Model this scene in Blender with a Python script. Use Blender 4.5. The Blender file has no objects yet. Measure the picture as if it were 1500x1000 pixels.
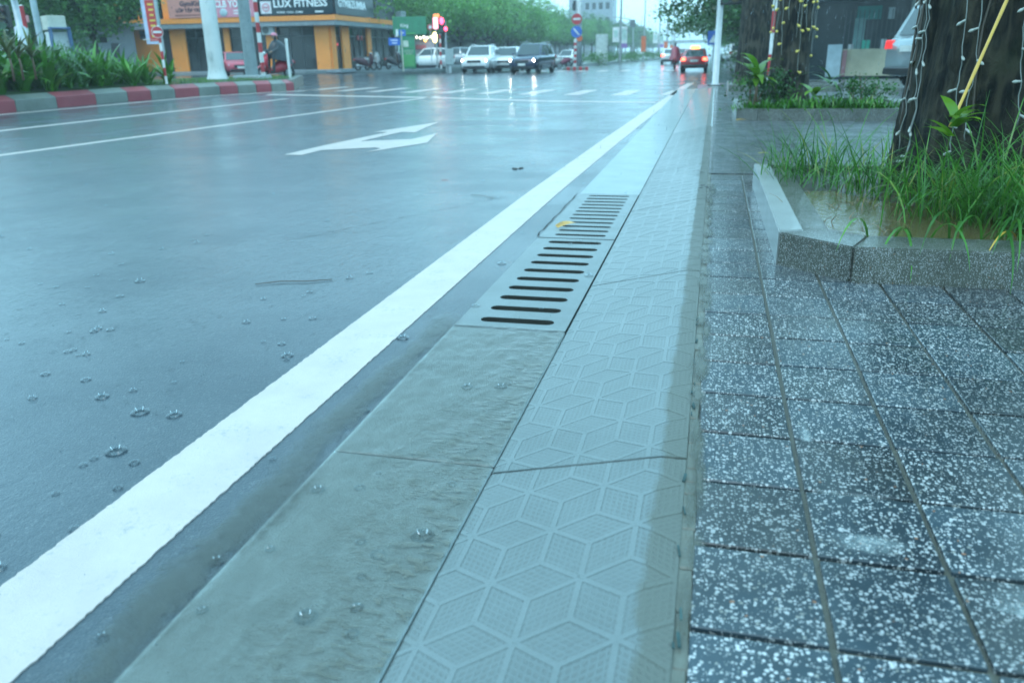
import bpy, bmesh, math, random
from mathutils import Vector, Matrix, noise
R = math.radians
C = bpy.context.scene.collection
SC = bpy.context.scene

# ---------------------------------------------------------------- camera
cam_d = bpy.data.cameras.new('camera'); cam = bpy.data.objects.new('camera', cam_d); C.objects.link(cam)
cam_d.sensor_width = 36; cam_d.lens = 28.0; cam_d.clip_start = .05; cam_d.clip_end = 3000
cam.matrix_world = Matrix(((0.971904, -0.063714, 0.226589, 0.000000), (0.234729, 0.333706, -0.912986, 0.000000), (-0.017444, 0.940522, 0.339286, 1.220000), (0, 0, 0, 1)))
cam_d.dof.use_dof = True; cam_d.dof.focus_distance = 3.5; cam_d.dof.aperture_fstop = 2.8
SC.camera = cam

# ---------------------------------------------------------------- sky, sun, exposure
HAZE = .0010
SUN_EL, SUN_AZ = R(58), R(200)
w = bpy.data.worlds.new('World'); SC.world = w; w.use_nodes = True
wn = w.node_tree.nodes; wl = w.node_tree.links
bg = wn['Background']; bg.inputs['Strength'].default_value = .13
sky = wn.new('ShaderNodeTexSky'); sky.sky_type = 'NISHITA'; sky.sun_disc = False
sky.sun_elevation = SUN_EL; sky.sun_rotation = SUN_AZ
sky.air_density = 1.0; sky.dust_density = 1.0; sky.ozone_density = 1.0
cloud = wn.new('ShaderNodeMix'); cloud.data_type = 'RGBA'; cloud.inputs[0].default_value = .86   # an even cover of rain cloud
cloud.inputs[7].default_value = (4.4, 9.0, 11.4, 1)
wl.new(sky.outputs[0], cloud.inputs[6]); wl.new(cloud.outputs[2], bg.inputs['Color'])
sd = bpy.data.lights.new('sun', 'SUN'); sd.energy = .5; sd.angle = R(25); sd.color = (1, .97, .92)
so = bpy.data.objects.new('sun', sd); C.objects.link(so)
so.rotation_euler = Vector((math.sin(SUN_AZ)*math.cos(SUN_EL), math.cos(SUN_AZ)*math.cos(SUN_EL), math.sin(SUN_EL))).to_track_quat('Z', 'Y').to_euler()
vs = SC.view_settings; vs.view_transform = 'Standard'; vs.look = 'None'; vs.exposure = .76; vs.gamma = 1; vs.use_curve_mapping = False
SC.render.engine = 'CYCLES'
SC.cycles.use_denoising = True
SC.cycles.sample_clamp_indirect = 4
SC.cycles.max_bounces = 8; SC.cycles.volume_bounces = 1; SC.cycles.transparent_max_bounces = 24
SC.cycles.caustics_reflective = False; SC.cycles.caustics_refractive = False

# ---------------------------------------------------------------- helpers
rnd = random.Random(7)
U = rnd.uniform

def tag(o, label=None, cat=None, group=None, kind=None):
    if label: o['label'] = label
    if cat: o['category'] = cat
    if group: o['group'] = group
    if kind: o['kind'] = kind
    return o

def empty(name, loc=(0, 0, 0), rz=0, label=None, cat=None, group=None, kind=None, scale=1):
    o = bpy.data.objects.new(name, None); C.objects.link(o); o.empty_display_size = .1
    o.location = loc; o.rotation_euler.z = rz; o.scale = (scale,)*3
    return tag(o, label, cat, group, kind)

def copy_tree(o, parent=None):
    c = o.copy(); C.objects.link(c)
    if parent: c.parent = parent
    for ch in list(o.children): copy_tree(ch, c)
    return c

def place(o, loc, rz=0, scale=None, label=None, group=None):
    o.location = loc; o.rotation_euler.z = rz
    if scale: o.scale = (scale,)*3
    if label: o['label'] = label
    if group: o['group'] = group
    return o

class MB:
    def __init__(s): s.v = []; s.f = []; s.mi = []; s.uv = []
    def add(s, vs, fs, mi=0, m=None, uv=None):
        b = len(s.v)
        s.v += [tuple(m @ Vector(p)) if m else tuple(p) for p in vs]
        for k, f in enumerate(fs):
            s.f.append([b+i for i in f]); s.mi.append(mi); s.uv.append(uv[k] if uv else None)
        return s
    def box(s, c, d, mi=0, rz=0, m=None, top=(1, 1)):
        x, y, z = d[0]/2, d[1]/2, d[2]/2; tx, ty = top
        vs = [(-x, -y, -z), (x, -y, -z), (x, y, -z), (-x, y, -z), (-x*tx, -y*ty, z), (x*tx, -y*ty, z), (x*tx, y*ty, z), (-x*tx, y*ty, z)]
        M = Matrix.Translation(c) @ Matrix.Rotation(rz, 4, 'Z')
        if m: M = m @ M
        return s.add(vs, [(3, 2, 1, 0), (4, 5, 6, 7), (0, 1, 5, 4), (1, 2, 6, 5), (2, 3, 7, 6), (3, 0, 4, 7)], mi, M)
    def tube(s, pts, rs, n=8, mi=0, m=None, cap=True):
        pts = [Vector(p) for p in pts]
        if not hasattr(rs, '__len__'): rs = [rs]*len(pts)
        vs = []; fs = []
        ref = None
        for i, p in enumerate(pts):
            t = (pts[min(i+1, len(pts)-1)]-pts[max(i-1, 0)]).normalized()
            if ref is None: ref = Vector((1, 0, 0)) if abs(t.x) < .8 else Vector((0, 1, 0))
            a = (ref-t*ref.dot(t)).normalized(); b = t.cross(a); ref = a
            for k in range(n):
                q = 2*math.pi*k/n
                vs.append(p+(a*math.cos(q)+b*math.sin(q))*rs[i])
        for i in range(len(pts)-1):
            for k in range(n):
                fs.append((i*n+k, i*n+(k+1) % n, (i+1)*n+(k+1) % n, (i+1)*n+k))
        if cap:
            fs.append(tuple(range(n-1, -1, -1))); fs.append(tuple(range((len(pts)-1)*n, len(pts)*n)))
        return s.add(vs, fs, mi, m)
    def lathe(s, prof, n=12, mi=0, c=(0, 0, 0), m=None):
        vs = []; fs = []
        for r, z in prof:
            for k in range(n):
                q = 2*math.pi*k/n; vs.append((c[0]+r*math.cos(q), c[1]+r*math.sin(q), c[2]+z))
        for i in range(len(prof)-1):
            for k in range(n):
                fs.append((i*n+k, i*n+(k+1) % n, (i+1)*n+(k+1) % n, (i+1)*n+k))
        return s.add(vs, fs, mi, m)
    def ball(s, c, r, n=10, k=6, mi=0, m=None):
        if not hasattr(r, '__len__'): r = (r, r, r)
        vs = []; fs = []
        for i in range(k+1):
            a = math.pi*i/k
            for j in range(n):
                q = 2*math.pi*j/n
                vs.append((c[0]+r[0]*math.sin(a)*math.cos(q), c[1]+r[1]*math.sin(a)*math.sin(q), c[2]-r[2]*math.cos(a)))
        for i in range(k):
            for j in range(n): fs.append((i*n+j, i*n+(j+1) % n, (i+1)*n+(j+1) % n, (i+1)*n+j))
        return s.add(vs, fs, mi, m)
    def prism(s, poly, z0, z1, mi=0, m=None):
        n = len(poly); vs = [(p[0], p[1], z0) for p in poly]+[(p[0], p[1], z1) for p in poly]
        fs = [tuple(range(n-1, -1, -1)), tuple(range(n, 2*n))]+[(i, (i+1) % n, n+(i+1) % n, n+i) for i in range(n)]
        return s.add(vs, fs, mi, m)
    def disc(s, r, h, n=20, mi=0, m=None):
        return s.prism([(r*math.cos(2*math.pi*k/n), r*math.sin(2*math.pi*k/n)) for k in range(n)], 0, h, mi, m)
    def blade(s, p0, az, L, wd, up=1.2, bend=1.6, n=5, mi=0, twist=0):
        """a bent strap leaf starting at p0"""
        p = Vector(p0); a = up; vs = []; fs = []
        side = Vector((-math.sin(az+twist), math.cos(az+twist), 0))
        for i in range(n+1):
            t = i/n; ww = wd*(.55+.6*t if t < .35 else .76*(1-((t-.35)/.65)**1.8))*.5+.0004
            vs += [tuple(p-side*ww), tuple(p+side*ww)]
            d = Vector((math.cos(az)*math.cos(a), math.sin(az)*math.cos(a), math.sin(a)))
            p = p+d*(L/n); a -= bend/n
        for i in range(n): fs.append((2*i, 2*i+1, 2*i+3, 2*i+2))
        return s.add(vs, fs, mi)
    def mesh(s, name, mats, smooth=False):
        me = bpy.data.meshes.new(name); me.from_pydata(s.v, [], s.f)
        for mt in (mats if isinstance(mats, (list, tuple)) else [mats]): me.materials.append(mt)
        me.polygons.foreach_set('material_index', s.mi)
        if any(u for u in s.uv):
            ul = me.uv_layers.new(name='UVMap')
            for p in me.polygons:
                u = s.uv[p.index]
                if u:
                    for q, li in enumerate(p.loop_indices): ul.data[li].uv = u[q]
        if smooth: me.polygons.foreach_set('use_smooth', [True]*len(me.polygons))
        me.update(); return me
    def build(s, name, mats, parent=None, loc=(0, 0, 0), smooth=False, bevel=0, seg=1, label=None, cat=None, group=None, kind=None):
        me = s.mesh(name, mats, smooth)
        if bevel:
            bm = bmesh.new(); bm.from_mesh(me); bmesh.ops.remove_doubles(bm, verts=bm.verts, dist=1e-5)
            es = [e for e in bm.edges if len(e.link_faces) == 2 and e.calc_face_angle(0) > .5]
            bmesh.ops.bevel(bm, geom=es, offset=bevel, segments=seg, affect='EDGES', clamp_overlap=True)
            bm.to_mesh(me); bm.free()
        return obj(name, me, parent, loc, label, cat, group, kind)

def obj(name, me, parent=None, loc=(0, 0, 0), label=None, cat=None, group=None, kind=None):
    o = bpy.data.objects.new(name, me); C.objects.link(o); o.location = loc
    if parent: o.parent = parent
    return tag(o, label, cat, group, kind)

def text_mesh(txt, size, mat, depth=.01, bold=0, align='LEFT'):
    cu = bpy.data.curves.new('lettering', 'FONT'); cu.body = txt; cu.size = size; cu.extrude = depth; cu.offset = bold
    cu.align_x = align; cu.resolution_u = 2
    o = bpy.data.objects.new('tmp', cu); C.objects.link(o)
    dg = bpy.context.evaluated_depsgraph_get(); dg.update()
    me = bpy.data.meshes.new_from_object(o.evaluated_get(dg))
    bpy.data.objects.remove(o); me.materials.clear(); me.materials.append(mat); me.name = 'lettering'
    return me

def lettering(txt, size, mat, parent, m, depth=.01, bold=0, align='LEFT', width=None):
    me = text_mesh(txt, size, mat, depth, bold, align)
    if width:
        xs = [v.co.x for v in me.vertices]; k = width/(max(xs)-min(xs)); x0 = min(xs)
        for v in me.vertices: v.co.x = (v.co.x-x0)*k
    me.transform(m)
    return obj('lettering', me, parent)

def wall_m(a, b, z0=0, off=0):
    """matrix: local x along a->b, local y up, local z outwards (to the right of a->b), origin at a"""
    a = Vector((a[0], a[1], 0)); b = Vector((b[0], b[1], 0)); t = (b-a).normalized(); n = Vector((t.y, -t.x, 0))
    m = Matrix(((t.x, 0, n.x, a.x+n.x*off), (t.y, 0, n.y, a.y+n.y*off), (0, 1, 0, z0), (0, 0, 0, 1)))
    return m

# ---------------------------------------------------------------- materials
class NT:
    def __init__(s, name):
        s.m = bpy.data.materials.new(name); s.m.use_nodes = True
        s.n = s.m.node_tree.nodes; s.l = s.m.node_tree.links; s.b = s.n['Principled BSDF']
    def node(s, t, ins=None, **kw):
        x = s.n.new(t)
        for k, v in kw.items(): setattr(x, k, v)
        for k, v in (ins or {}).items():
            if hasattr(v, 'is_output') : s.l.new(v, x.inputs[k])
            else: x.inputs[k].default_value = v
        return x
    def pos(s): return s.node('ShaderNodeNewGeometry').outputs['Position']
    def ocoord(s): return s.node('ShaderNodeTexCoord').outputs['Object']
    def noise(s, vec, scale, detail=4, rough=.55, dist=0):
        return s.node('ShaderNodeTexNoise', {'Vector': vec, 'Scale': scale, 'Detail': detail, 'Roughness': rough, 'Distortion': dist}).outputs['Fac']
    def vor(s, vec, scale, out='Distance', feature='F1', rnd=1):
        return s.node('ShaderNodeTexVoronoi', {'Vector': vec, 'Scale': scale, 'Randomness': rnd}, feature=feature).outputs[out]
    def math(s, op, a, b=0, c=0):
        x = s.n.new('ShaderNodeMath'); x.operation = op
        for i, v in enumerate((a, b, c)):
            if hasattr(v, 'is_output'): s.l.new(v, x.inputs[i])
            else: x.inputs[i].default_value = v
        return x.outputs[0]
    def ramp(s, fac, stops, interp='LINEAR'):
        x = s.n.new('ShaderNodeValToRGB'); x.color_ramp.interpolation = interp
        e = x.color_ramp.elements
        while len(e) > 1: e.remove(e[0])
        for i, (p, c) in enumerate(stops):
            el = e[0] if i == 0 else e.new(p)
            el.position = p; el.color = (c, c, c, 1) if not hasattr(c, '__len__') else (*c[:3], 1)
        s.l.new(fac, x.inputs[0]); return x.outputs[0]
    def mix(s, fac, a, b, mode='MIX'):
        x = s.n.new('ShaderNodeMix'); x.data_type = 'RGBA'; x.blend_type = mode
        for i, v in ((0, fac), (6, a), (7, b)):
            if hasattr(v, 'is_output'): s.l.new(v, x.inputs[i])
            elif i == 0: x.inputs[0].default_value = v
            else: x.inputs[i].default_value = (*v[:3], 1) if hasattr(v, '__len__') else (v, v, v, 1)
        return x.outputs[2]
    def bump(s, h, strength=.3, dist=.01, prev=None):
        x = s.node('ShaderNodeBump', {'Height': h, 'Strength': strength, 'Distance': dist})
        if prev: s.l.new(prev, x.inputs['Normal'])
        return x.outputs[0]
    def set(s, **kw):
        names = {'col': 'Base Color', 'rough': 'Roughness', 'metal': 'Metallic', 'normal': 'Normal', 'coat': 'Coat Weight', 'crough': 'Coat Roughness',
                 'cnormal': 'Coat Normal', 'cior': 'Coat IOR', 'ecol': 'Emission Color', 'estr': 'Emission Strength', 'spec': 'Specular IOR Level', 'alpha': 'Alpha', 'ior': 'IOR', 'trans': 'Transmission Weight'}
        for k, v in kw.items():
            i = s.b.inputs[names[k]]
            if hasattr(v, 'is_output'): s.l.new(v, i)
            elif k in ('col', 'ecol'): i.default_value = (*v[:3], 1)
            else: i.default_value = v
        return s.m

MC = {}
def M(col, rough=.45, metal=0, var=.25, scale=3.0, coat=.25, emit=0, name='paint', bump=.0):
    key = (col, rough, metal, var, scale, coat, emit, name, bump)
    if key in MC: return MC[key]
    t = NT(name)
    v = t.ocoord(); n = t.noise(v, scale, 5, .6)
    k = t.ramp(n, [(.3, 1-var), (.7, 1+var*.3)])
    c = t.mix(1, col, k, 'MULTIPLY')
    kw = dict(col=c, rough=rough, metal=metal, coat=coat, crough=.08)
    if bump: kw['normal'] = t.bump(t.noise(v, scale*12, 4), bump, .01)
    if emit: kw.update(ecol=col, estr=emit)
    MC[key] = t.set(**kw); return MC[key]

def mat_wet_asphalt():
    t = NT('wet_asphalt'); p = t.pos()
    big = t.noise(p, .35, 4, .6); mid = t.noise(p, 1.7, 5, .6); fine = t.noise(p, 160, 3, .7)
    agg = t.vor(p, 130)
    col = t.mix(t.ramp(big, [(.35, 0), (.7, 1)]), (.016, .032, .046), (.034, .056, .074))
    col = t.mix(t.ramp(t.vor(p, 150, 'Color'), [(.72, 0), (.95, .6)]), col, (.12, .14, .15))
    col = t.mix(t.ramp(mid, [(.6, 0), (.8, .35)]), col, (.07, .062, .05))
    n1 = t.bump(t.math('ADD', agg, fine), .55, .004)
    # film of water: thin ripples and rings where drops have just struck
    vd = t.vor(p, 9.0); ring = t.math('SINE', t.math('MULTIPLY', vd, 60))
    ring = t.math('MULTIPLY', ring, t.ramp(vd, [(.02, 1), (.32, 0)]))
    sm = t.node('ShaderNodeMapping', {'Vector': p, 'Scale': (1.0, .55, 1)}).outputs[0]
    rip = t.noise(sm, 26, 3, .55, .6)
    h = t.math('ADD', t.math('MULTIPLY', ring, .16), rip)
    h = t.math('ADD', h, t.math('MULTIPLY', t.noise(p, 75, 3, .7), .5))
    lw = t.noise(t.node('ShaderNodeMapping', {'Vector': p, 'Scale': (1, .35, 1)}).outputs[0], 5, 3, .6, .8)
    n2 = t.bump(h, .45, .008, t.bump(lw, .12, .03))
    depth = t.ramp(t.noise(p, .55, 4, .6), [(.3, .45), (.55, .95), (.75, 1)])
    return t.set(col=col, rough=.42, normal=n1, coat=depth, crough=t.ramp(mid, [(.3, .09), (.75, .19)]), cnormal=n2, cior=1.36)

def mat_terrazzo(joints=False, base=(.018, .031, .040), s1=100, cover=.5, chip=.52, coat=.75):
    t = NT('terrazzo'); p = t.pos()
    wob = t.node('ShaderNodeVectorMath', {0: p, 1: t.node('ShaderNodeVectorMath', {0: t.node('ShaderNodeTexNoise', {'Vector': p, 'Scale': 120.}).outputs['Color'], 'Scale': .006}, operation='SCALE').outputs[0]}, operation='ADD').outputs[0]
    def layer(sc):
        v = t.node('ShaderNodeTexVoronoi', {'Vector': wob, 'Scale': sc, 'Randomness': .9})
        return v.outputs['Distance'], t.node('ShaderNodeSeparateColor', {'Color': v.outputs['Color']})
    d1, c1 = layer(s1); d2, c2 = layer(s1*1.75)
    th1 = t.math('MULTIPLY_ADD', c1.outputs[0], .42, .12); m1 = t.math('MULTIPLY', t.math('LESS_THAN', d1, th1), t.math('GREATER_THAN', c1.outputs[1], 1-cover-.2))
    m2 = t.math('MULTIPLY', t.math('LESS_THAN', d2, t.math('MULTIPLY_ADD', c2.outputs[0], .3, .16)), t.math('GREATER_THAN', c2.outputs[1], .62))
    tint1 = t.ramp(c1.outputs[2], [(0, (chip, chip, chip)), (.72, (chip*.75, chip*.76, chip*.74)), (.88, (.3, .29, .26)), (.955, (.33, .14, .07)), (.97, (.015, .018, .02))], 'CONSTANT')
    tint2 = t.ramp(c2.outputs[2], [(0, (chip*.9,)*3), (.8, (.28, .29, .28))], 'CONSTANT')
    mott = t.noise(p, 5, 5, .65)
    b = t.mix(t.ramp(mott, [(.35, 0), (.7, 1)]), base, tuple(x*1.8 for x in base))
    orn = t.node('ShaderNodeObjectInfo').outputs['Random']
    b = t.mix(1, b, t.ramp(orn, [(0, .6), (1, 1.5)]), 'MULTIPLY')
    col = t.mix(m2, b, tint2); col = t.mix(m1, col, tint1)
    if joints:
        sx = t.node('ShaderNodeSeparateXYZ', {'Vector': p})
        fx = t.math('ABSOLUTE', t.math('SUBTRACT', t.math('FRACT', t.math('DIVIDE', t.math('ADD', sx.outputs[0], 10.065-.295+.0), .28)), .5))
        fy = t.math('ABSOLUTE', t.math('SUBTRACT', t.math('FRACT', t.math('DIVIDE', t.math('ADD', sx.outputs[1], 30.55-1.361), .3055)), .5))
        j = t.math('MAXIMUM', t.math('GREATER_THAN', fx, .478), t.math('GREATER_THAN', fy, .48))
        col = t.mix(j, col, (.045, .045, .038))
    dirt = t.noise(p, 1.6, 5, .6)
    col = t.mix(1, col, t.ramp(t.math('FRACT', t.math('MULTIPLY', orn, 7.3)), [(0, .72), (1, 1.1)]), 'MULTIPLY')
    col = t.mix(t.ramp(dirt, [(.45, 0), (.8, .55)]), col, (.06, .062, .052))
    h = t.math('ADD', t.noise(p, 35, 3), t.math('MULTIPLY', m1, .12))
    n2 = t.bump(h, .15, .004)
    film = t.ramp(t.noise(p, 2.6, 4, .6, .4), [(.38, .25), (.6, 1)])
    return t.set(col=col, rough=t.ramp(mott, [(.3, .28), (.7, .5)]), normal=n2, coat=t.math('MULTIPLY', film, coat), crough=t.ramp(dirt, [(.35, .06), (.7, .2)]), cior=1.4, cnormal=t.bump(t.noise(p, 22, 3), .12, .006))

def mat_concrete(name, a, b, scale=2.5, rough=.5, bump=.35, coat=.45, silt=.4, grid=False, siltcol=(.12, .1, .065), objspace=False, fold=False):
    t = NT(name); p = t.ocoord() if objspace else t.pos()
    big = t.noise(p, scale, 6, .65); fine = t.noise(p, 70, 4, .7); sp = t.vor(p, 160)
    col = t.mix(t.ramp(big, [(.3, 0), (.7, 1)]), a, b)
    col = t.mix(t.ramp(t.noise(p, scale*2.3, 6, .7, .8), [(.52, 0), (.75, silt)]), col, siltcol)
    col = t.mix(t.ramp(fine, [(.55, 0), (.8, .35)]), col, tuple(x*.45 for x in a))
    h = t.math('ADD', fine, t.math('MULTIPLY', sp, .6))
    if fold:   # silt lies on the flat top of the kerb and stops unevenly near the fold
        px_ = t.node('ShaderNodeSeparateXYZ', {'Vector': t.pos()}).outputs[0]
        fx_ = t.math('ADD', px_, t.math('MULTIPLY', t.math('SUBTRACT', t.noise(p, 7, 5, .65), .5), .07))
        ff = t.ramp(t.math('MULTIPLY_ADD', fx_, 12, 1.5), [(.38, 0), (.62, .8)])
        col = t.mix(ff, col, (.115, .122, .098)); coat = t.math('MULTIPLY_ADD', ff, -.35, coat)
    if grid:   # cast dimples, a square grid in the cells of the cast face
        uv = t.node('ShaderNodeUVMap').outputs[0]
        sx = t.node('ShaderNodeSeparateXYZ', {'Vector': uv})
        fx = t.math('SUBTRACT', t.math('FRACT', sx.outputs[0]), .5); fy = t.math('SUBTRACT', t.math('FRACT', sx.outputs[1]), .5)
        d = t.math('MAXIMUM', t.math('ABSOLUTE', fx), t.math('ABSOLUTE', fy))
        hole = t.ramp(d, [(.22, 1), (.31, 0)])
        h = t.math('SUBTRACT', t.math('MULTIPLY', h, .25), t.math('MULTIPLY', hole, 1.0))
        fill = t.ramp(t.noise(p, 4.5, 5, .65), [(.4, 1), (.62, .25)])
        hole = t.math('MULTIPLY', hole, fill)
        col = t.mix(t.math('MULTIPLY', hole, .42), col, (.10, .105, .095))
        n = t.bump(h, .55, .004)
    else: n = t.bump(h, bump, .006)
    rip = t.bump(t.noise(t.node('ShaderNodeMapping', {'Vector': p, 'Scale': (1, .6, 1)}).outputs[0], 34, 3, .6, .5), .22, .006)
    return t.set(col=col, rough=rough, normal=n, coat=coat, crough=.1, cnormal=rip, cior=1.36), t

def mat_leaf(name, dark, light, rough=.35, trans=.25, scale=.7, yellow=None):
    t = NT(name); isl = t.node('ShaderNodeNewGeometry').outputs['Random Per Island']
    ob = t.node('ShaderNodeObjectInfo').outputs['Random']
    cl = t.noise(t.ocoord(), scale, 3)
    f = t.math('ADD', t.math('MULTIPLY', isl, .55), t.math('MULTIPLY', t.ramp(cl, [(.35, 0), (.65, 1)]), .45))
    stops = [(.05, dark), (.75, light)]
    if yellow: stops.append((.97, yellow))
    col = t.ramp(f, stops)
    col = t.mix(1, col, t.ramp(ob, [(0, .6), (1, 1.2)]), 'MULTIPLY')
    m = t.set(col=col, rough=rough)
    tr = t.node('ShaderNodeBsdfTranslucent', {'Color': col}); mx = t.node('ShaderNodeMixShader', {0: trans, 1: t.b.outputs[0], 2: tr.outputs[0]})
    t.l.new(mx.outputs[0], t.n['Material Output'].inputs[0]); return m

def mat_bark(name, a, b, scale=9):
    t = NT(name); p = t.ocoord()
    st = t.node('ShaderNodeMapping', {'Vector': p, 'Scale': (1, 1, .28)}).outputs[0]
    n = t.noise(st, scale, 6, .7, .5); moss = t.noise(p, 2.2, 4)
    col = t.mix(t.ramp(n, [(.42, 0), (.62, 1)]), a, b)
    col = t.mix(t.ramp(t.vor(st, scale*2.2), [(.5, 0), (.75, .8)]), col, tuple(x*1.7 for x in b))
    col = t.mix(t.ramp(moss, [(.55, 0), (.75, .5)]), col, (.022, .034, .012))
    return t.set(col=col, rough=.75, normal=t.bump(n, 1., .06), coat=.06, crough=.3, spec=.25)

def mat_water(name, tint, clear=.55, bump=.3, scale=40, mud=(.10, .085, .055)):
    t = NT(name); p = t.pos()
    v = t.node('ShaderNodeMapping', {'Vector': p, 'Scale': (1, .5, 1)}).outputs[0]
    n = t.bump(t.noise(v, scale, 4, .6, .8), bump, .006)
    t.set(col=mud, rough=.06, normal=n, ior=1.33)
    tr = t.node('ShaderNodeBsdfTransparent', {'Color': (*tint, 1)})
    k = t.ramp(t.noise(p, 5, 4, .6, .6), [(.35, clear), (.7, clear*(.6 if clear < .9 else .9))])
    if clear > .9:   # streaks across the flow: sediment plus painted ripple shading, thicker towards the kerb
        sv = t.node('ShaderNodeMapping', {'Vector': p, 'Rotation': (0, 0, .35), 'Scale': (13, 38, 1)}).outputs[0]
        st = t.noise(sv, 1, 4, .6, 1.6); sx = t.node('ShaderNodeSeparateXYZ', {'Vector': p})
        side = t.ramp(t.math('ADD', t.math('MULTIPLY_ADD', sx.outputs[0], 1.6, 1.75), t.math('MULTIPLY', t.math('SUBTRACT', t.noise(p, 3, 3), .5), 1.2)), [(.1, .0), (.75, 1)])
        k = t.math('MULTIPLY', k, t.math('SUBTRACT', 1, t.math('MULTIPLY', side, t.ramp(st, [(.50, .0), (.61, .78)]))))
    fr = t.node('ShaderNodeFresnel', {'IOR': 1.33, 'Normal': n}).outputs[0]
    gl = t.node('ShaderNodeBsdfGlossy', {'Roughness': .06, 'Normal': n})
    body = t.node('ShaderNodeMixShader', {0: k, 1: t.b.outputs[0], 2: tr.outputs[0]})
    out = t.node('ShaderNodeMixShader', {0: fr, 1: body.outputs[0], 2: gl.outputs[0]})
    t.l.new(out.outputs[0], t.n['Material Output'].inputs[0]); return t.m

asphalt = mat_wet_asphalt()
tile_mat = mat_terrazzo()
tile_far = mat_terrazzo(True)
curb_terrazzo = mat_terrazzo(base=(.055, .06, .045), s1=160, cover=.62, chip=.46, coat=.55)
gutter_mat, _ = mat_concrete('wet_gutter_concrete', (.235, .29, .295), (.295, .355, .36), 3.2, silt=.3, siltcol=(.2, .22, .19))
kerb_mat, kt = mat_concrete('dimpled_kerb_concrete', (.125, .155, .155), (.165, .20, .20), 2.0, grid=True, coat=.5, silt=.3, siltcol=(.135, .15, .135), fold=True)
rib_mat, _ = mat_concrete('rib_concrete', (.145, .18, .18), (.185, .22, .222), 2.0, coat=.5, silt=.25, siltcol=(.13, .145, .125), fold=True)
kerb_top, rib_top = kerb_mat, rib_mat
grate_mat, _ = mat_concrete('grate_concrete', (.13, .16, .16), (.18, .215, .215), 3.5, silt=.45, siltcol=(.11, .115, .09))
grout_mat, _ = mat_concrete('muddy_grout', (.075, .075, .06), (.12, .12, .095), 6, silt=.5, coat=.5)
mortar_mat, _ = mat_concrete('mortar', (.09, .095, .075), (.17, .18, .15), 9, silt=.6, coat=.35)
paint_concrete_grey, _ = mat_concrete('grey_kerb', (.15, .17, .15), (.22, .24, .215), 1.2, silt=.35, coat=.3)
paint_concrete_red, _ = mat_concrete('red_kerb_paint', (.30, .045, .06), (.36, .07, .085), 1.2, silt=.2, coat=.3, siltcol=(.15, .07, .07))
pale_concrete, _ = mat_concrete('pale_concrete', (.30, .335, .33), (.38, .41, .405), 2, silt=.15, coat=.5)
slab_concrete, _ = mat_concrete('pavement_concrete', (.2, .22, .22), (.27, .29, .29), .5, silt=.3, coat=.6)
def line_mat():
    t = NT('road_paint'); p = t.pos()
    n = t.noise(p, 4, 6, .7); f = t.noise(p, 55, 4, .8)
    col = t.mix(t.ramp(n, [(.3, 0), (.7, 1)]), (.54, .45, .415), (.64, .54, .50))
    col = t.mix(t.ramp(t.math('ADD', t.math('MULTIPLY', f, .6), t.math('MULTIPLY', t.noise(p, 7, 3), .4)), [(.55, 0), (.68, .75)]), col, (.30, .30, .29))
    return t.set(col=col, rough=.55, normal=t.bump(t.noise(p, 150, 4, .8), .7, .004), coat=.35, crough=.15, cnormal=t.bump(f, .25, .004))
line_paint = line_mat()
WHITE = M((.8, .8, .78), name='white_paint'); GREYP = M((.3, .33, .34), name='grey_paint'); RED = M((.55, .03, .04), name='red_paint')
BLACK = M((.015, .016, .018), name='black_paint'); BLUE = M((.03, .14, .55), name='blue_paint'); ORANGE = M((.8, .16, .05), name='orange_paint')
YELLOW = M((.97, .32, .06), .6, name='yellow_paint', var=.12, scale=.6, coat=0); GALV = M((.42, .45, .46), .35, .4, name='galvanised_steel')
GLASSD = M((.008, .014, .017), .12, 0, .3, .8, 0, name='dark_glass'); RUBBER = M((.012, .012, .012), .7, name='rubber', coat=.1)
CHROME = M((.6, .62, .64), .15, 1, .1, name='chrome')
# ================================================================ THE GROUND
def sstep(a, b, x):
    t = max(0, min(1, (x-a)/(b-a))); return t*t*(3-2*t)
def gz(x, y):
    """height of the road: it climbs a little towards the far left corner"""
    return .22*sstep(-22, -29, x)*sstep(24, 40, y)

xs = sorted(set([-700, -300, -150, -90, -60] + [-48+2*k for k in range(23)] + [-1.14, 0, 14, 40, 90, 200, 700]))
ys = sorted(set([-60, -20, -6] + [2*k for k in range(14)] + [28.9] + [30+3*k for k in range(14)] + [80, 100, 150, 250, 450, 900, 1500]))
b = MB(); vs = [(x, y, gz(x, y)) for y in ys for x in xs]; nx = len(xs); fs = []
for j in range(len(ys)-1):
    for i in range(nx-1):
        if xs[i] >= -1.15 and xs[i+1] <= .01 and ys[j] >= -6 and ys[j+1] <= 28.91: continue
        fs.append((j*nx+i, j*nx+i+1, (j+1)*nx+i+1, (j+1)*nx+i))
b.add(vs, fs)
road = b.build('road', asphalt, smooth=True, kind='structure')

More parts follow.
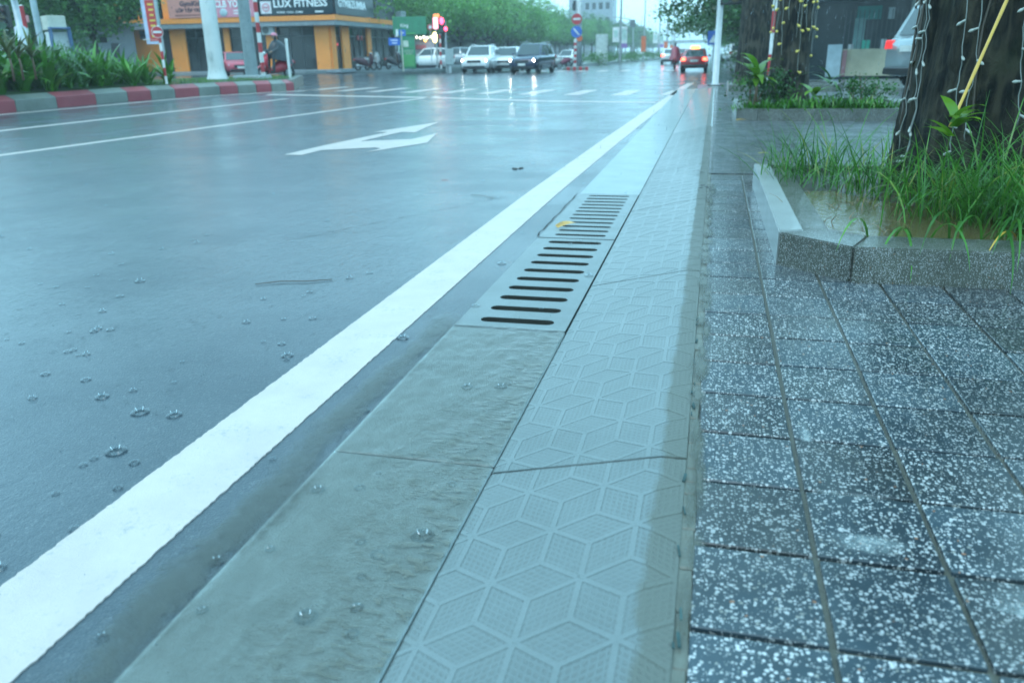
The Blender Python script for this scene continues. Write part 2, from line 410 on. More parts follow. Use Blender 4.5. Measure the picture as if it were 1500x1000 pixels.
# ---------------------------------------------------------------- painted markings (children of the road, 4 mm above it)
def strip(name, left, right, z=.004, jag=.0, z_of=None):
    """a painted strip between two polylines, edges slightly ragged"""
    def dens(pl):
        out = []
        for (a, b2) in zip(pl, pl[1:]):
            n = max(1, int((Vector(b2)-Vector(a)).length/.012)) if jag and a[1] < 9 else 1
            for k in range(n): out.append((a[0]+(b2[0]-a[0])*k/n, a[1]+(b2[1]-a[1])*k/n))
        return out+[pl[-1]]
    L, Rr = dens(left), dens(right); b = MB(); vs = []
    for p in L: vs.append((p[0]+(U(-jag, jag)), p[1], z+(gz(*p))))
    for p in Rr: vs.append((p[0]+(U(-jag, jag)), p[1], z+(gz(*p))))
    n = len(L)
    vs += [(x, y, zz-.006) for x, y, zz in vs]
    return b.add(vs, [(i, n+i, n+i+1, i+1) for i in range(n-1)]+[(2*n+i, i, i+1, 2*n+i+1) for i in range(n-1)]+[(n+i, 3*n+i, 3*n+i+1, n+i+1) for i in range(n-1)]).build(name, line_paint, road)
xl = [(.3, -1.64), (7.2, -1.63), (11.8, -1.565), (17, -1.46), (21.3, -1.35), (26, -1.24), (31, -1.16), (34, -1.05)]
strip('edge_line', [(x, y) for y, x in xl], [(x+.287+(.0 if y < 9 else -.02*(y-9)/20), y) for y, x in xl], jag=.0028)
ll = [(-9.93, 8), (-9.6, 12), (-9.2, 17), (-8.55, 25)]
strip('lane_line', ll, [(x+.17, y) for x, y in ll])
strip('median_line', [(-17.75, 8), (-17.6, 18), (-17.55, 26), (-16.6, 28.5), (-15.6, 30.6)], [(-17.5, 8), (-17.35, 18), (-17.3, 26), (-16.35, 28.4), (-15.2, 30.5)])
strip('faded_lane_line', [(-13.4, 11), (-13.3, 24)], [(-13.2, 11), (-13.1, 24)])
strip('stop_line', [(-15.6, 27.3), (-8.3, 24.4), (-4.45, 22.3), (-1.45, 21.45)], [(-15.5, 26.7), (-8.2, 23.9), (-4.4, 21.9), (-1.4, 21.1)])
def flat(name, poly, z=.004, parent=road, m=line_paint):
    b = MB(); b.add([(x, y, z+gz(x, y)) for x, y in poly], [tuple(range(len(poly)))]); return b.build(name, m, parent)
arrow = [(-5.548, 9.863), (-5.276, 9.842), (-5.276, 10.403), (-4.624, 10.793), (-4.492, 10.675), (-4.533, 10.223), (-4.083, 11.468), (-4.429, 12.935), (-4.51, 11.987), (-5.211, 11.607), (-5.122, 13.108), (-4.858, 13.059), (-5.147, 15.188), (-5.613, 13.124), (-5.356, 13.073), (-5.525, 11.038)]
flat('turn_arrow', arrow)
for k in range(9):
    x0, y0 = -3.0-1.5*k-.06*k*k*.2, 24.8+.42*k+.03*k*k
    flat('crosswalk_stripe', [(x0-.0, y0), (x0+.52, y0-.08), (x0+.64, y0+3.2), (x0+.16, y0+3.3)])
flat('crosswalk_stripe', [(-1.55, 24.9), (-1.1, 24.8), (-.95, 27.6), (-1.35, 27.7)])
for k in range(9): flat('crosswalk_stripe', [(-3.2-1.55*k, 55+.5*k), (-2.6-1.55*k, 55+.5*k), (-2.6-1.55*k, 58+.5*k), (-3.2-1.55*k, 58+.5*k)])

# ---------------------------------------------------------------- gutter: cast slabs, a drain under two grates
gut = empty('gutter', kind='structure')
GX0, GX1 = -1.14, -.596
def slab(y0, y1):
    b = MB(); b.box(((GX0+GX1)/2, (y0+y1)/2, -.05), (GX1-GX0, y1-y0-.006, .11)); return b.build('gutter_slab', gutter_mat, gut, bevel=.003)
slab(-2, .05); slab(.05, 2.13); slab(2.136, 3.43)
yy = 7.27
while yy < 28: slab(yy, min(yy+2.15, 28.9)); yy += 2.15
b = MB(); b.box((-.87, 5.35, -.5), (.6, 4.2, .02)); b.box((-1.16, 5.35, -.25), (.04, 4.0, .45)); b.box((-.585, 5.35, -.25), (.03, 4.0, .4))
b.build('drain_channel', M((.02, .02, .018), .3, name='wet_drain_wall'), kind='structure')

def grate(y0, y1, n, w_, margin, label, tilt=0):
    bm = bmesh.new(); x0, x1 = GX0+.005+tilt, GX1-.004; sx0, sx1 = -1.035, -.672
    def loop(pts):
        vv = [bm.verts.new((p[0], p[1], .0)) for p in pts]
        return [bm.edges.new((vv[i], vv[(i+1) % len(vv)])) for i in range(len(vv))], vv
    ed = []; rings = []
    e, v = loop([(x0, y0), (x1, y0), (x1, y1), (x0, y1)]); ed += e; rings.append(v)
    for k in range(n):
        yc = y0+margin+(y1-y0-2*margin)*k/(n-1); r = w_/2; pts = []
        for q in range(7): a = math.pi/2+math.pi*q/6; pts.append((sx0+r+r*math.cos(a), yc+r*math.sin(a)))
        for q in range(7): a = -math.pi/2+math.pi*q/6; pts.append((sx1-r+r*math.cos(a), yc+r*math.sin(a)))
        e, v = loop(pts); ed += e; rings.append(v)
    bmesh.ops.triangle_fill(bm, edges=ed, use_beauty=True)
    for f in bm.faces:
        if f.normal.z < 0: f.normal_flip()
    for ri, v in enumerate(rings):
        low = [bm.verts.new((p.co.x, p.co.y, -.075)) for p in v]; n_ = len(v)
        for i in range(n_):
            q = (v[i], v[(i+1) % n_], low[(i+1) % n_], low[i])
            bm.faces.new(q if ri else q[::-1])
    me = bpy.data.meshes.new('drain_grate'); bm.normal_update(); bm.to_mesh(me); bm.free(); me.materials.append(grate_mat); me.materials.append(M((.035, .036, .03), .35, name='wet_shaded_slot_wall'))  # wet, dirty slot walls, coloured darker still to paint shade deep in the slots
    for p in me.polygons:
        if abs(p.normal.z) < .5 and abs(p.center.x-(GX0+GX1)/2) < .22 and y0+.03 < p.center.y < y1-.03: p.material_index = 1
    return obj('drain_grate', me, None, (0, 0, .008), label, 'drain grate', 'concrete drain grates in the gutter')
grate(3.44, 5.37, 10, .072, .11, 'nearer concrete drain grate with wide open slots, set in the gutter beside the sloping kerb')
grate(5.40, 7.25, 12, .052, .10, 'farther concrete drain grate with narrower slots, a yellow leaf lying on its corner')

# muddy water running along the gutter
b = MB(); nx_, ny_ = 46, 190; vs = []
for j in range(ny_+1):
    for i in range(nx_+1):
        x = -1.135+.535*i/nx_; y = .7+2.75*j/ny_
        q = noise.noise(Vector((x*14, y*8, 0)))*.5+noise.noise(Vector((x*34, y*19, 3)))*.35
        edge = 1
        vs.append((x, y, (-.004 if x < -1.16 else .003)+edge*.0085+q*.009*edge))
b.add(vs, [(j*(nx_+1)+i, j*(nx_+1)+i+1, (j+1)*(nx_+1)+i+1, (j+1)*(nx_+1)+i) for j in range(ny_) for i in range(nx_)])
b.build('water', mat_water('running_muddy_water', (.93, .94, .91), .97, .5, 30, mud=(.14, .145, .115)), smooth=True, kind='structure')

# ---------------------------------------------------------------- sloping kerb with the cast rhombus relief
kerb = empty('kerb', kind='structure')
KX, KZ, SL, KW = -.593, .006, .526, .605
kdx, kdz = .513/.526, .114/.526
def kp(s, y, h=0):
    if s <= SL: return (KX+s*kdx-h*kdz, y, KZ+s*kdz+h*kdx)
    return (KX+.513+(s-SL), y, KZ+.114+h)
def clip(poly, ax, lim, keep_less):
    out = []
    for i in range(len(poly)):
        a, c = poly[i], poly[(i+1) % len(poly)]
        ia = (a[ax] <= lim) if keep_less else (a[ax] >= lim); ic = (c[ax] <= lim) if keep_less else (c[ax] >= lim)
        if ia: out.append(a)
        if ia != ic:
            t = (lim-a[ax])/(c[ax]-a[ax]); out.append(tuple(a[k]+(c[k]-a[k])*t for k in range(len(a))))
    return out
DS, DY, S0, Y0 = .22, .2137, .045, 1.31
def kerb_block(y0, y1, detail):
    b = MB(); y0 += .006; y1 -= .006
    prof = [(KX, -.12), (KX, KZ-.004), (KX+.006, KZ), (KX+.513, KZ+.114), (KX+.583, KZ+.114), (KX+.586, KZ+.110), (KX+.586, -.12)]
    n = len(prof); vs = [(p[0], y0, p[1]) for p in prof]+[(p[0], y1, p[1]) for p in prof]
    fs = [tuple(range(n)), tuple(range(2*n-1, n-1, -1))]
    for i in range(n):
        if detail and i in (2, 3): continue
        fs.append((i, n+i, n+(i+1) % n, (i+1) % n))
    b.add(vs, fs)
    rb = MB()
    if detail:
        r0 = int((y0-Y0)/DY)-2; r1 = int((y1-Y0)/DY)+2
        for r in range(r0, r1):
            for c in range(-2, 4):
                sx = S0+c*DS+(DS/2 if r % 2 else 0); yc = Y0+r*DY
                star = (sx, yc); up = (sx, yc+DY*2/3); dn = (sx, yc-DY*2/3)
                ur = (sx+DS/2, yc+DY/3); ul = (sx-DS/2, yc+DY/3); dr = (sx+DS/2, yc-DY/3)
                ru = (sx+DS/2, yc+DY); lu = (sx-DS/2, yc+DY); rt = (sx+DS, yc)
                for quad in ((star, ur, ru, up), (star, up, lu, ul), (star, dr, rt, ur)):
                    N = 7.0
                    pu = [(quad[0][0], quad[0][1], 0, 0), (quad[1][0], quad[1][1], N, 0), (quad[2][0], quad[2][1], N, N), (quad[3][0], quad[3][1], 0, N)]
                    for lo, hi in ((.006, SL), (SL, KW-.009)):
                        p = clip(clip(clip(clip(pu, 0, lo, False), 0, hi, True), 1, y0, False), 1, y1, True) if True else pu
                        if len(p) >= 3: b.add([kp(q[0], q[1]) for q in p], [tuple(range(len(p)))], 1 if lo == SL else 0, uv=[[(q[2], q[3]) for q in p]])
                for e in (ur, up, ul, dn, dr, (sx-DS/2, yc-DY/3)):
                    d = Vector((e[0]-star[0], e[1]-star[1])); t = d.normalized(); nn = Vector((-t.y, t.x))*.0075
                    a = Vector(star)
                    pu = [tuple(a-nn), tuple(Vector(e)-nn), tuple(Vector(e)+nn), tuple(a+nn)]
                    for lo, hi in ((.004, SL), (SL, KW-.01)):
                        p = clip(clip(clip(clip(pu, 0, lo, False), 0, hi, True), 1, y0, False), 1, y1, True)
                        if len(p) < 3: continue
                        m_ = len(p); cx = sum(q[0] for q in p)/m_; cy = sum(q[1] for q in p)/m_
                        hh = U(.0009, .0013)
                        ins = [(q[0]+(cx-q[0])*.02, q[1]+(cy-q[1])*.02) for q in p]
                        rb.add([kp(q[0], q[1], -.0005) for q in p]+[kp(q[0], q[1], hh) for q in ins],
                               [tuple(range(m_, 2*m_))]+[(i, (i+1) % m_, m_+(i+1) % m_, m_+i) for i in range(m_)], 1 if lo == SL else 0)
    o = b.build('kerb_block', [kerb_mat, kerb_top], kerb)
    if rb.v: rb.build('raised_ribs', [rib_mat, rib_top], o, kind='stuff')
ky = [-.12, 2.09, 4.22, 6.45]
while ky[-1] < 28: ky.append(ky[-1]+2.2)
for a, c in zip(ky, ky[1:]): kerb_block(a, c, a < 12)
# the joint filler between blocks, and the broken mortar strip along the paving
b = MB()
for y in ky[1:-1]: b.add([kp(s, y-.0065, -.012) for s in (0.002, SL, KW-.02)]+[kp(s, y+.0065, -.012) for s in (0.002, SL, KW-.02)], [(0, 1, 4, 3), (1, 2, 5, 4)])
b.build('joint_filler', M((.03, .03, .025), .6, name='black_joint'), kerb)
b = MB(); y = -.2
while y < 13:
    L = U(.05, .2); z = .1175+U(-.004, .0015); x0 = -.014+U(-.001, .001); x1 = .024+U(-.003, .003)
    b.box(((x0+x1)/2, y+L/2, z-.03), (x1-x0, L-U(.0, .006), .06), rz=U(-.03, .03)); y += L
b.build('mortar_strip', mortar_mat, kerb, bevel=.004, kind='stuff')
b = MB()
for k in range(22):   # old turquoise paint along the joint
    y = U(.7, 3.4) if k < 52 else U(3.4, 8); L = U(.01, .06)
    b.box((-.008+U(-.004, .01), y, .1225+U(-.002, .003)), (U(.003, .008), L*.8, .004), rz=U(-.2, .2))
b.build('paint_flakes', M((.045, .10, .10), .8, name='turquoise_paint_residue', var=.6, scale=30, coat=0), kerb, kind='stuff')

b = MB(); rr0 = random.Random(2)   # open crack between the asphalt and the farther grate, and hairline cracks in the gutter slabs
def crack(pts, w_, z):
    vs = []
    for i, (x, y) in enumerate(pts):
        q = w_*rr0.uniform(.3, 1)*(0.2 if i in (0, len(pts)-1) else 1); vs += [(x-q, y, z), (x+q, y+q*.5, z)]
    b.add(vs, [(2*i, 2*i+1, 2*i+3, 2*i+2) for i in range(len(pts)-1)])
crack([(-1.148+rr0.uniform(-.006, .006), 5.38+.06*k) for k in range(32)], .007, .0135)
crack([(-1.12+.03*k, 2.13+.02*math.sin(k*.9)-.004*k) for k in range(17)], .0, .01)
crack([(-2.9+.05*k+rr0.uniform(-.02, .02), 5.0+.09*k) for k in range(24)], .004, .0012)
crack([(-4.6+.09*k+rr0.uniform(-.03, .03), 4.2+.05*k+rr0.uniform(-.02, .02)) for k in range(26)], .004, .0012)
b.build('crack', M((.012, .012, .011), .8, name='crack_shadow', coat=0), road)
# ---------------------------------------------------------------- pavement: base slab, tiles one by one near, pattern beyond
pav = MB(); pav.box((15, 2.65, -.05), (30-.0, 10.5, .32)); pave = pav.build('pavement', grout_mat, kind='structure')
pave.location.x = .0
b = MB(); b.box((15, 18.4, -.04), (30, 20.99, .32)); b.build('pavement_slab', tile_far, pave)
tm = []
for k in range(3):
    t_ = MB(); t_.box((0, 0, -.01), (.266, .291, .026)); me = t_.build('tile', tile_mat, bevel=.0025+.0006*k).data; tm.append(me)
for o in [o for o in C.objects if o.name.startswith('tile')]: bpy.data.objects.remove(o)
ntile = 0
for r in range(-3, 22):
    yc = 1.361-.3055/2+.3055*r
    for c in range(0, 14):
        xc = .155+.28*c+.0
        xmax = .62*yc+.95
        if xc-.14 > xmax or yc < .7: continue
        if yc > 4.7 and xc > .6: continue
        o = obj('tile', tm[rnd.randrange(3)], pave, (xc+U(-.0015, .0015), yc+U(-.0015, .0015), .1195+U(-.0012, .0012)))
        o.rotation_euler = (U(-.004, .004), U(-.004, .004), U(-.006, .006)); ntile += 1
# brown silt washed over the inner edge of the first tiles, and over the joint
def blob(cx, cy, rx, ry, z, n=16, seed=0):
    return [(cx+rx*math.cos(2*math.pi*k/n)*(1+.35*noise.noise(Vector((math.cos(6.28*k/n)*1.7+seed, math.sin(6.28*k/n)*1.7, seed)))),
             cy+ry*math.sin(2*math.pi*k/n)*(1+.35*noise.noise(Vector((math.cos(6.28*k/n)*1.7+seed, math.sin(6.28*k/n)*1.7, seed+9)))), z) for k in range(n)]
def soft_mat(name, col, lo=.1, sc=22, amax=.85, coat=.6):
    t = NT(name); p = t.pos(); t.set(col=t.mix(t.noise(p, 30, 4), tuple(x*.8 for x in col), tuple(x*1.15 for x in col)), rough=.4, coat=coat, crough=.12)
    sxy = t.node('ShaderNodeUVMap').outputs[0]; s = t.node('ShaderNodeSeparateXYZ', {'Vector': sxy})
    d = t.math('SQRT', t.math('ADD', t.math('POWER', s.outputs[0], 2), t.math('POWER', s.outputs[1], 2)))
    d = t.math('ADD', d, t.math('MULTIPLY', t.math('SUBTRACT', t.noise(p, sc, 5, .7), .5), 1.1))
    return t.set(alpha=t.ramp(d, [(.2, amax), (1.0, 0)]))
def soft_patch(b, cx, cy, rx, ry, z, n=20):
    b.add([(cx+1.3*rx*math.cos(6.2832*k/n), cy+1.3*ry*math.sin(6.2832*k/n), z) for k in range(n)], [tuple(range(n))], uv=[[(1.3*math.cos(6.2832*k/n), 1.3*math.sin(6.2832*k/n)) for k in range(n)]])
b = MB()
for k in range(34): soft_patch(b, .018+U(-.01, .018), 1.5+k*.17+U(-.08, .08), U(.02, .045)*(1 if k > 4 else .6), U(.08, .2), .1226+.0002*k)
b.build('silt', soft_mat('wet_silt', (.10, .105, .08), amax=.8), kind='stuff')
b = MB()   # mud settled on the asphalt along the gutter slabs
for k in range(46): soft_patch(b, -1.2+U(-.05, .05), .8+k*.06+U(-.1, .1), U(.04, .10), U(.1, .3), .0048+.0001*k)
b.build('road_silt', soft_mat('road_silt', (.10, .115, .10), amax=.32), kind='stuff')
# pale patches painting the glare of reflected sky on the wet tiles
def glare_mat():
    t = NT('sky_glare'); p = t.pos(); t.set(col=(.55, .62, .62), rough=.4)
    sxy = t.node('ShaderNodeUVMap').outputs[0]; s = t.node('ShaderNodeSeparateXYZ', {'Vector': sxy})
    d = t.math('SQRT', t.math('ADD', t.math('POWER', s.outputs[0], 2), t.math('POWER', s.outputs[1], 2)))
    a = t.math('MULTIPLY', t.ramp(d, [(.1, .6), (1, 0)]), t.ramp(t.noise(p, 30, 5, .75), [(.35, .15), (.62, 1)]))
    return t.set(alpha=a)
glare = glare_mat(); b = MB()
for cx, cy, rx, ry in ((.335, 2.27, .022, .16), (.375, 2.0, .06, .12), (.44, 1.93, .12, .06), (.42, 1.75, .1, .05), (.75, 1.55, .16, .1), (.95, 1.85, .2, .14)):
    n = 20; b.add([(cx+rx*math.cos(6.2832*k/n), cy+ry*math.sin(6.2832*k/n), .1232) for k in range(n)], [tuple(range(n))], uv=[[(math.cos(6.2832*k/n), math.sin(6.2832*k/n)) for k in range(n)]])
b.build('sky_glare', glare, pave, kind='stuff')

# far pavement in front of the corner building and along the far side, and beyond the crossing on the right
b = MB(); b.prism([(-90, 47), (-31, 51), (-27.5, 53), (-25, 60), (-25, 72), (-26, 400), (-90, 400)], -.1, .34); b.build('far_pavement', slab_concrete, kind='structure')
b = MB(); b.prism([(1.2, 53), (30, 47), (60, 47), (60, 400), (1.2, 400)], -.1, .13); b.build('far_right_pavement', slab_concrete, kind='structure')
# pink end of the kerb at the corner
b = MB(); b.prism([(-.55, 28.9), (-.01, 28.9), (.4, 30.2), (.05, 30.5)], 0, .122); b.build('kerb_corner', M((.5, .3, .33), .5, name='faded_pink_kerb'), kerb)
b = MB(); b.prism([(0, 28.92), (30, 28.92), (30, 33), (2.2, 33), (.5, 31.2)], -.1, .118); b.build('pavement_corner', tile_far, pave)
# ================================================================ TREE PLANTERS ON THE PAVEMENT
leaf_grass = mat_leaf('grass_blade', (.018, .085, .016), (.10, .30, .04), .3, .3, 2.5, yellow=(.36, .30, .07))
leaf_tree = mat_leaf('tree_leaf', (.014, .07, .02), (.07, .23, .035), .35, .25, .35)
leaf_tree_pale = mat_leaf('pale_tree_leaf', (.055, .18, .06), (.19, .44, .09), .35, .35, .35)
leaf_strap = mat_leaf('strap_leaf', (.018, .10, .014), (.11, .33, .03), .22, .2, 1.5)
leaf_bright = mat_leaf('bright_leaf', (.05, .17, .015), (.19, .36, .03), .25, .3, 2)
leaf_dry = M((.62, .38, .05), .4, name='yellow_blade')
soil = mat_concrete('wet_soil', (.03, .027, .018), (.06, .05, .03), 6, silt=.3, coat=.5, bump=.9)[0]
bark = mat_bark('dark_wet_bark', (.003, .004, .0035), (.030, .026, .017))
bark2 = mat_bark('wet_bark', (.006, .007, .007), (.045, .040, .030), 6)
trunk_brown = M((.16, .09, .05), .6, name='brown_stem')
wire_mat = M((.25, .27, .25), .5, name='pale_wire'); bulb_mat = M((.42, .44, .40), .35, name='unlit_bulb', scale=20)
bulb_yellow = M((.8, .62, .12), .3, name='yellow_bulb', scale=20)
white_lime = pale_concrete

def planter(y0, label, painted=True):
    """eight-sided raised tree pit of terrazzo kerb lengths filled with soil"""
    root = empty('planter', (0, y0, .12), label=label, cat='planter', group='tree planters along the pavement')
    out = [(.385, .33), (.715, .03), (3.1, .0), (3.42, .33), (3.42, 3.0), (3.1, 3.34), (.66, 3.34), (.37, 3.1)]
    cx, cy = 1.9, 1.67
    t = .28
    inn = []
    n = len(out)
    for i in range(n):
        p0, p1, p2 = Vector(out[i-1]), Vector(out[i]), Vector(out[(i+1) % n])
        d1 = (p1-p0).normalized(); d2 = (p2-p1).normalized(); n1 = Vector((-d1.y, d1.x)); n2 = Vector((-d2.y, d2.x))
        bis = (n1+n2).normalized(); inn.append(tuple(p1+bis*(t/max(.3, bis.dot(n1)))))
    for i in range(n):
        a, c, ci, ai = out[i], out[(i+1) % n], inn[(i+1) % n], inn[i]
        pa = painted and i == n-1
        k = .0012
        def lerp(p, q, s): return (p[0]+(q[0]-p[0])*s, p[1]+(q[1]-p[1])*s)
        if pa:
            ai0, ci0 = ai, ci; ai, ci = lerp(a, ai, .46), lerp(c, ci, .46)
            b = MB(); b.prism([lerp(a, ai0, .465), lerp(c, ci0, .465), ci0, ai0], -.03, .157); b.build('inner_ledge', curb_terrazzo, root)
        poly = [lerp(a, c, k), lerp(a, c, 1-k), lerp(ai, ci, 1-k), lerp(ai, ci, k)]
        b = MB(); b.prism(poly, -.03, .18+(0.006 if pa else .001*(i % 3)))
        b.build('kerb_length', white_lime if pa else curb_terrazzo, root, bevel=.007, seg=2, label='pale lime-washed length of planter kerb' if pa else None)
    b = MB(); m_ = 14
    vs = [(cx, cy, .16)]; fs = []
    rings = 6
    for r in range(1, rings+1):
        for k in range(24):
            a = 2*math.pi*k/24
            # ray to inner polygon
            best = 9
            for i in range(n):
                p, q = Vector(inn[i]), Vector(inn[(i+1) % n]); d = Vector((math.cos(a), math.sin(a))); e = q-p
                den = d.x*e.y-d.y*e.x
                if abs(den) < 1e-6: continue
                w_ = p-Vector((cx, cy)); s_ = (w_.x*e.y-w_.y*e.x)/den; u_ = (w_.x*d.y-w_.y*d.x)/den
                if s_ > 0 and -.001 <= u_ <= 1.001: best = min(best, s_)
            rr = best*r/rings*1.01
            x, y = cx+math.cos(a)*rr, cy+math.sin(a)*rr
            z = .13+.04*(1-r/rings)+.03*noise.noise(Vector((x*2, y*2, y0)))
            z -= .055*math.exp(-((x-.75)**2+(y-.9)**2)/.22)
            vs.append((x, y, z))
    for k in range(24): fs.append((0, 1+k, 1+(k+1) % 24))
    for r in range(rings-1):
        for k in range(24): fs.append((1+r*24+k, 1+r*24+24+k, 1+r*24+24+(k+1) % 24, 1+r*24+(k+1) % 24))
    b.add(vs, fs); b.build('soil', soil, root, smooth=True)
    return root
pl1 = planter(4.085, 'nearest terrazzo tree planter, a muddy puddle and tall grass inside its chamfered kerb')
pl2 = planter(14.03, 'second tree planter, with leafy weeds, below the trunk hung with yellow bulbs')
pl3 = planter(23.85, 'third and farthest tree planter, a plain kerb beside the white signal pole')

# muddy puddle inside the nearest planter
pz = .2755
b = MB(); p = [(x, y, pz) for x, y in [(.50, 4.62), (.70, 4.34), (1.2, 4.26), (1.9, 4.24), (2.3, 4.5), (1.7, 4.9), (1.45, 5.3), (1.1, 5.6), (.85, 6.0), (.52, 5.9)]]
b.add(p, [tuple(range(len(p)))]); b.build('puddle', mat_water('muddy_puddle', (.75, .62, .4), .12, .5, 26, mud=(.17, .12, .06)), label='brown puddle standing inside the nearest tree planter', kind='structure')
b = MB(); b.ball((0, 0, 0), (.05, .04, .045), 10, 6)
me = b.mesh('pebble', M((.5, .52, .48), .6, name='pale_stone', scale=30), True)
for v in me.vertices: v.co *= 1+.25*noise.noise(v.co*30)
obj('pebble', me, None, (1.061, 6.492, 0.29), 'pale grey pebble lying in the grass by the nearest planter puddle', 'pebble')

# ---------------------------------------------------------------- trunks with crowns above the frame
def trunk_mesh(r0, h, flare, seed, n=120, k=150, amp=.06):
    vs = []; fs = []
    for i in range(k+1):
        z = h*(i/k)**1.25
        for j in range(n):
            a = 2*math.pi*j/n
            r = r0*(1-.25*z/h)+flare*math.exp(-z/.28)*(1+.5*math.sin(a*5+seed))
            q = noise.noise(Vector((math.cos(a)*2.2, math.sin(a)*2.2, z*.7+seed)))
            q2 = noise.noise(Vector((math.cos(a)*7, math.sin(a)*7, z*2.2+seed)))
            q3 = abs(noise.noise(Vector((math.cos(a)*13, math.sin(a)*13, z*2.6+seed)))); q4 = noise.noise(Vector((math.cos(a)*24, math.sin(a)*24, z*17+seed)))
            r *= 1+amp*q*1.6+amp*.5*q2+.05*(.35-q3)+.016*q4
            vs.append((r*math.cos(a), r*math.sin(a), z))
    for i in range(k):
        for j in range(n): fs.append((i*n+j, i*n+(j+1) % n, (i+1)*n+(j+1) % n, (i+1)*n+j))
    b = MB(); b.add(vs, fs); return b
def leaf_cloud(blobs, n, size, seed, cl=26):
    """many small leaf faces through the volume of several lobes: denser in clumps, open between"""
    r = random.Random(seed); b = MB(); vs = b.v
    tot = sum(q[3]*q[4]*q[5] for q in blobs) if len(blobs[0]) > 5 else 0
    clumps = []
    for q in blobs:
        c = Vector(q[:3]); rad = Vector(q[3:6])
        for _ in range(max(4, int(n/cl*(q[3]*q[4]*q[5])/tot))):
            d = Vector((r.gauss(0, 1), r.gauss(0, 1), r.gauss(0, 1))).normalized()*(r.uniform(.45, 1)**.6)
            clumps.append((c+Vector((d.x*rad.x, d.y*rad.y, d.z*rad.z)), r.uniform(.5, 1.3)))
    per = max(3, n//len(clumps))
    for c, s in clumps:
        for _ in range(per):
            p = c+Vector((r.gauss(0, 1), r.gauss(0, 1), r.gauss(0, .7)))*size*(1.5 if cl < 30 else 2.1)*s
            ax = Vector((r.uniform(-1, 1), r.uniform(-1, 1), r.uniform(-.9, .3))).normalized()*size*r.uniform(.6, 1.25)
            sd_ = ax.cross(Vector((r.uniform(-1, 1), r.uniform(-1, 1), r.uniform(-1, 1)))).normalized()*size*r.uniform(.22, .4)
            i = len(b.v)
            b.v += [tuple(p), tuple(p+ax*.5+sd_), tuple(p+ax), tuple(p+ax*.5-sd_)]
            b.f.append([i, i+1, i+2, i+3]); b.mi.append(0); b.uv.append(None)
    return b
def limbs(base_z, r0, tips, seed=0):
    r = random.Random(seed); b = MB()
    for t in tips:
        t = Vector(t); p0 = Vector((0, 0, base_z)); pts = [p0, p0.lerp(t, .35)+Vector((r.uniform(-.2, .2), r.uniform(-.2, .2), .35)), p0.lerp(t, .7)+Vector((r.uniform(-.2, .2), r.uniform(-.2, .2), .25)), t]
        b.tube(pts, [r0, r0*.7, r0*.45, r0*.18], 8)
    return b
def big_tree(loc, r0, flare, h, seed, label, group=None, bk=bark, crown=None, dens=5200, leaf=.17):
    root = empty('street_tree', loc, label=label, cat='tree', group=group)
    trunk_mesh(r0, h, flare, seed).build('trunk', bk, root, smooth=True)
    tips = [(U(-3, 3), U(-3, 3), h+U(1.5, 3.5)) for _ in range(6)]
    limbs(h-.25, r0*.5, tips, seed).build('limb', bk, root, smooth=True)
    crown = crown or [(0, 0, h+2.6, 3.4, 3.6, 1.8), (1.2, -1.2, h+3.6, 2.5, 2.5, 1.5), (-1, 1.4, h+3.2, 2.4, 2.4, 1.4)]
    leaf_cloud(crown, dens, leaf, seed).build('crown', leaf_tree, root)
    return root
T1 = (1.98, 6.35)
tree1 = big_tree((*T1, .25), .655, .05, 4.6, 1.3, 'thick dark wet trunk at the right edge, hung with unlit white fairy lights', bk=bark, crown=[(1.5, .5, 7.6, 3.2, 3.6, 1.7), (2.6, -1, 8.4, 2.4, 2.4, 1.4)])
tree2 = big_tree((1.29, 15.75, .25), .335, .08, 4.8, 4.1, 'dark trunk in the second planter, strings of small yellow bulbs on its upper part', bk=bark2, crown=[(1.6, .6, 7.6, 3.2, 3.2, 1.7), (2.2, -1.0, 8.4, 2.2, 2.2, 1.3)])
tree3 = big_tree((1.08, 25.8, .25), .50, .14, 5, 7.7, 'bare dark trunk behind the red and white post, third from the camera', bk=bark2, crown=[(1.6, .8, 7.4, 3.6, 3.4, 1.9), (1.2, -1.2, 8.4, 2.4, 2.4, 1.4)])

# hanging aerial roots and loose bark ridges on the nearest trunk
b = MB()
for k in range(22):
    a = R(150+U(0, 175)); z0 = U(1.2, 2.4); pts = []
    for q in range(6):
        z = z0-q*U(.12, .22); rr = .69*(1-.04*z)+.012; aa = a+U(-.03, .03)
        pts.append((T1[0]+rr*math.cos(aa), T1[1]+rr*math.sin(aa), max(.3, .25+z)))
    b.tube(pts, [.008]*6, 5)
b.build('aerial_roots', M((.05, .035, .02), .5, name='brown_root'), None, kind='stuff').parent = tree1
bpy.data.objects['aerial_roots'].matrix_parent_inverse = Matrix.Translation((-T1[0], -T1[1], -.25))

